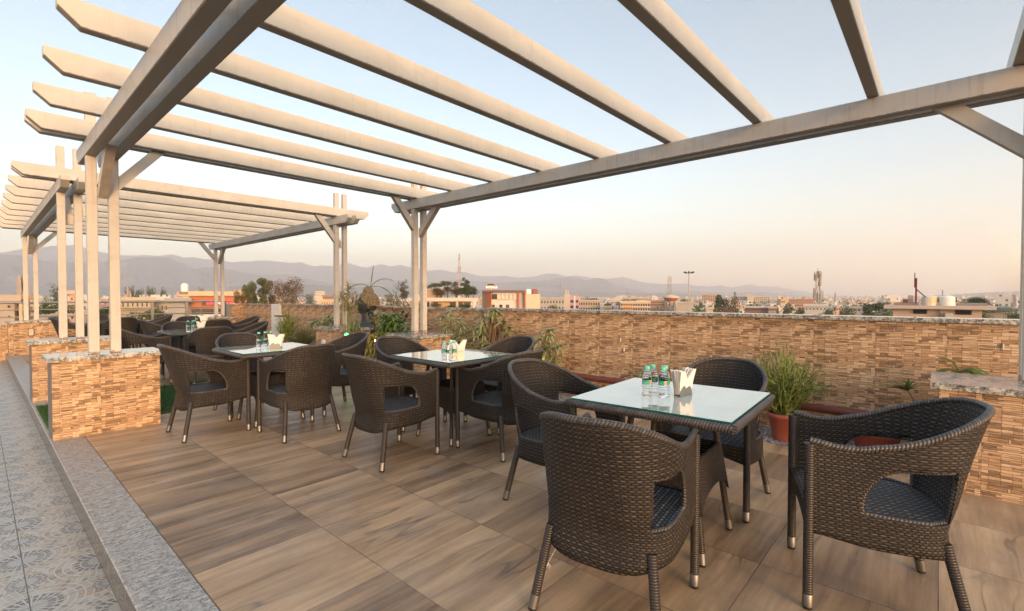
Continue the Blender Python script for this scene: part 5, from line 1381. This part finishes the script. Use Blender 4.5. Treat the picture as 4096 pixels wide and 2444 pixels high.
# ================================================================ the statue
se = empty('statue', (4.80, 7.90, 0), math.atan2(-.47, -.88)+math.pi/2+R(0), label='large black stone head of a deity with a curled tan hair cap, beside the wall', cat='statue')
ang = math.atan2(.47, -.88)            # facing direction
se.rotation_euler = (0, 0, ang+math.pi/2)   # local -Y is the face
blk = NT('black_stone'); nn = blk.noise(blk.obj(), 14, 4); blk.set(blk.ramp(nn, [(.3, (.012,.013,.015)), (.75, (.045,.047,.052))]), .36)
tan = NT('tan_stone'); nn = tan.noise(tan.obj(), 30, 4); tan.set(tan.ramp(nn, [(.3, (.10,.075,.04)), (.7, (.33,.26,.15))]), .8)
def G(x, c, s): return math.exp(-((x-c)/s)**2)
hm_ = MB(); NU_, NV_ = 84, 72; vs = []; zc, ch = 1.11, .235
for j in range(NV_+1):
    ph = -math.pi/2+math.pi*j/NV_; z = zc+(ch if ph < 0 else .185)*math.sin(ph); rc = max(.0001, math.cos(ph))**.82
    for i in range(NU_):
        th = 2*math.pi*i/NU_; x = .148*rc*math.sin(th); y = -.175*rc*math.cos(th)+.02
        if z < 1.02: x *= 1-.22*(1.02-z)/.14; y = y*(1-.10*(1.02-z)/.14)
        fr = max(0, math.cos(th))
        d = 0
        d += .050*G(x, 0, .022)*(G(z, 1.085, .022)+.65*G(z, 1.12, .03)+.35*G(z, 1.16, .03))*fr
        d += .016*G(abs(x), .024, .012)*G(z, 1.075, .014)*fr
        d += .024*G(x, 0, .045)*G(z, 1.025, .011)*fr+.022*G(x, 0, .038)*G(z, .998, .012)*fr
        d -= .006*G(x, 0, .05)*G(z, 1.0115, .004)*fr
        d += .026*G(x, 0, .045)*G(z, .945, .028)*fr
        d -= .018*G(abs(x), .058, .030)*G(z, 1.140, .020)*fr
        d += .016*G(abs(x), .058, .024)*G(z, 1.138, .011)*fr
        d += .010*G(abs(x), .060, .040)*G(z, 1.180, .008)*fr
        d += .008*G(abs(x), .085, .03)*G(z, 1.07, .04)
        vs.append((x, y-d, z))
fs = [(j*NU_+i, j*NU_+(i+1) % NU_, (j+1)*NU_+(i+1) % NU_, (j+1)*NU_+i) for j in range(NV_) for i in range(NU_)]
hm_.add(vs, fs, None, True)
hm_.lathe([(.135, .745), (.118, .80), (.108, .86), (.105, .93), (.10, 1.0)], 40, (0, .025, 0))
hm_.build('head', blk.m, se)
hb = MB()
def bump(c, n, r):
    c = Vector(c); n = Vector(n).normalized(); a = n.orthogonal().normalized(); b = n.cross(a); K = 7
    vs = [c+n*r*1.1]+[c+(a*math.cos(2*math.pi*k/K)+b*math.sin(2*math.pi*k/K))*r*.75+n*r*.7 for k in range(K)]+[c+(a*math.cos(2*math.pi*k/K)+b*math.sin(2*math.pi*k/K))*r for k in range(K)]
    hb.add(vs, [(0, 1+k, 1+(k+1) % K) for k in range(K)]+[(1+k, 1+K+k, 1+K+(k+1) % K, 1+(k+1) % K) for k in range(K)], None, True)
cap = MB(); cv = []; ax, ay, az = .170, .196, .235
for j in range(25):
    ph = -.35+(math.pi/2+.35)*j/24
    for i in range(48):
        th = 2*math.pi*i/48; f = max(0, math.cos(th)); lim = .55*f**1.5+.10*f
        p2 = max(ph, -.35+lim*1.9)
        cv.append((ax*max(0, math.cos(p2))**.8*math.sin(th), .035-ay*max(0, math.cos(p2))**.8*math.cos(th), 1.135+.178*math.sin(p2)))
cap.add(cv, [(j*48+i, j*48+(i+1) % 48, (j+1)*48+(i+1) % 48, (j+1)*48+i) for j in range(24) for i in range(48)], None, True)
cap.lathe([(.088, 0), (.09, .045), (.078, .09), (.048, .12), (0, .13)], 28, (0, .04, 1.298))
co = cap.build('hair_cap', tan.m, se)
N = 430
for k in range(N):
    z = 1-1.75*(k+.5)/N; th = k*2.39996; rr_ = math.sqrt(max(0, 1-z*z)); f = max(0, -math.cos(th)) if False else max(0, math.cos(th))
    ph = math.asin(z)
    if ph < -.35+(.55*f**1.5+.10*f)*1.9: continue
    x, y = rr_*math.sin(th), -rr_*math.cos(th)
    kk = max(.01, rr_)**-.2; hb_p = (ax*x*kk, .035+ay*y*kk, 1.135+.178*z)
    if hb_p[2] > 1.34: continue
    bump(hb_p, (x, y, z), .0145)
for k in range(90):
    z = 1-1.0*(k+.5)/90; th = k*2.39996; r2 = math.sqrt(1-z*z); bump((.088*r2*math.sin(th), .04-.088*r2*math.cos(th), 1.322+.105*z), (r2*math.sin(th), -r2*math.cos(th), z), .012)
hb.build('hair_curls', tan.m, co)
for s in (-1, 1):
    em = MB(); pts = []
    for k in range(25):
        a = math.pi*2*k/24; pts.append((s*(.150+.012*math.sin(a/2)), .035+.028*math.sin(a), 1.105+.085*math.cos(a)))
    em.tube(pts, .014, 8); em.tube([(s*.150, .035, 1.06), (s*.138, .04, .98), (s*.126, .042, .90), (s*.122, .04, .87)], [.018, .017, .022, .008], 8)
    em.obox((s*.146, .035, 1.11), (0, 1, 0), .020, .008, .06)
    em.build('ear', blk.m, se)
MB().lathe([(.175, .60), (.175, .665), (.165, .668), (.165, .680), (.158, .683), (.160, .70), (.152, .703), (.152, .718), (.142, .722), (.135, .748)], 44, (0, .02, 0)).build('ringed_collar', blk.m, se)
MB().lathe([(.17, 0), (.19, .05), (.165, .10), (.165, .52), (.19, .56), (.19, .5985)], 36, (0, .02, 0)).build('pedestal', M['tank'], se)
# small things seen on the wall
for (px, py, lab) in ((2482, 1360, 'small white clip on the wall above the bottles'), (2496, 1398, 'lower small white clip on the wall above the bottles'), (4014, 1388, 'small white clip on the wall near the right edge')):
    p = onX(px, py, 5.075); MB().box(p.x-.004, p.x+.009, p.y-.004, p.y+.004, p.z-.022, p.z+.022).build('wall_clip', M['white'], label=lab, cat='clip')
# frayed white thread hanging under the foreground chair
q = MB(); a = onX(2240, 2155, 1.545); b2 = onX(2192, 2252, 1.53); q.tube([a, a.lerp(b2, .5)+Vector((.004,0,0)), b2], .0012, 4)
for k in range(7): q.tube([b2, b2+Vector((-.012*math.cos(k), .012*math.sin(k), -.012-.003*(k % 3)))], .0010, 4)
q.build('thread', M['white'], label='frayed white thread hanging under the foreground chair', cat='thread')
SUNK = .24
# ================================================================ light, sky, haze
SUN_AZ = Vector((-.38, -.93, 0)).normalized(); SUN_EL = R(9)
sd = (SUN_AZ*math.cos(SUN_EL)+Vector((0,0,math.sin(SUN_EL)))).normalized()
sl = bpy.data.lights.new('sun', 'SUN'); sl.energy = SUNK; sl.angle = R(12); sl.color = (1, .80, .62)
so = bpy.data.objects.new('sun', sl); C.objects.link(so); so.rotation_euler = sd.to_track_quat('Z', 'Y').to_euler()
w = bpy.data.worlds.new('World'); bpy.context.scene.world = w; w.use_nodes = True
nt = w.node_tree; bg = nt.nodes['Background']
SKYTINT_FILL = [(0, (.95,.69,.565)), (.09, (.90,.76,.665)), (.25, (.89,.795,.69)), (.54, (.91,.79,.66)), (.72, (1.75,1.58,1.36)), (.9, (2.9,2.5,2.05))]; SUNSIDE_DIM = (.32, .305, .285)  # upper stops brighten the unseen zenith, added as fill light for the deck
sk = nt.nodes.new('ShaderNodeTexSky'); sk.sky_type = 'NISHITA'; sk.sun_disc = False
sk.sun_elevation = SUN_EL; sk.sun_rotation = math.atan2(sd.x, sd.y)
sk.air_density = 1.0; sk.dust_density = 3.2; sk.ozone_density = 1.2; sk.altitude = 600
tc = nt.nodes.new('ShaderNodeTexCoord'); sx = nt.nodes.new('ShaderNodeSeparateXYZ'); nt.links.new(tc.outputs['Generated'], sx.inputs[0])
def vr(sock, stops):
    r = nt.nodes.new('ShaderNodeValToRGB'); nt.links.new(sock, r.inputs[0])
    while len(r.color_ramp.elements) < len(stops): r.color_ramp.elements.new(.5)
    for e_, (p, c) in zip(r.color_ramp.elements, stops): e_.position = p; e_.color = (*c, 1)
    return r.outputs[0]
el = vr(sx.outputs[2], SKYTINT_FILL)
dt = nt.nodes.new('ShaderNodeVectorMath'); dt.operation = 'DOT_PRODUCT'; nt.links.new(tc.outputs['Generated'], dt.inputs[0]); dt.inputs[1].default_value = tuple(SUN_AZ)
gl = vr(dt.outputs['Value'], [(.40, (.4,.4,.4)), (.95, SUNSIDE_DIM)])       # sky made dimmer round the low sun, to tame the light from there
def mul(a, b, k=None):
    m_ = nt.nodes.new('ShaderNodeVectorMath'); m_.operation = 'MULTIPLY'; nt.links.new(a, m_.inputs[0])
    if k: m_.inputs[1].default_value = (k, k, k)
    else: nt.links.new(b, m_.inputs[1])
    return m_.outputs[0]
cm = nt.nodes.new('ShaderNodeMapping'); cm.inputs[3].default_value = (1.6, 1.6, 9); nt.links.new(tc.outputs['Generated'], cm.inputs[0])
cn = nt.nodes.new('ShaderNodeTexNoise'); cn.inputs['Scale'].default_value = 2.2; cn.inputs['Detail'].default_value = 7; cn.inputs['Roughness'].default_value = .62; nt.links.new(cm.outputs[0], cn.inputs['Vector'])
cl = vr(cn.outputs[0], [(.35, (.955,.965,.985)), (.7, (1.0,.995,.985))])     # thin uneven high cloud
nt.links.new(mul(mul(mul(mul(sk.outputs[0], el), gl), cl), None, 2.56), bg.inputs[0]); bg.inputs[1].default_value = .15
hz = MB().box(-8200, 8200, -400, 8200, -17, 700)
hm = bpy.data.materials.new('haze'); hm.use_nodes = True; hm.node_tree.nodes.clear()
ho = hm.node_tree.nodes.new('ShaderNodeOutputMaterial'); pv = hm.node_tree.nodes.new('ShaderNodeVolumePrincipled')
pv.inputs['Color'].default_value = (1,.95,.93,1); pv.inputs['Density'].default_value = 2.3e-4; pv.inputs['Anisotropy'].default_value = 0.0
hm.node_tree.links.new(pv.outputs[0], ho.inputs['Volume'])
if HAZE: hz.build('haze', hm, label='thin warm evening haze over the whole valley', cat='haze', kind='stuff')
sc = bpy.context.scene
sc.view_settings.view_transform = 'Standard'; sc.view_settings.look = 'None'; sc.view_settings.exposure = EXPO; sc.view_settings.gamma = 1
cy = sc.cycles
cy.use_denoising = True; cy.denoiser = 'OPENIMAGEDENOISE'
cy.max_bounces = 8; cy.diffuse_bounces = 3; cy.glossy_bounces = 4; cy.transmission_bounces = 6; cy.volume_bounces = 1; cy.transparent_max_bounces = 12
cy.caustics_reflective = False; cy.caustics_refractive = False
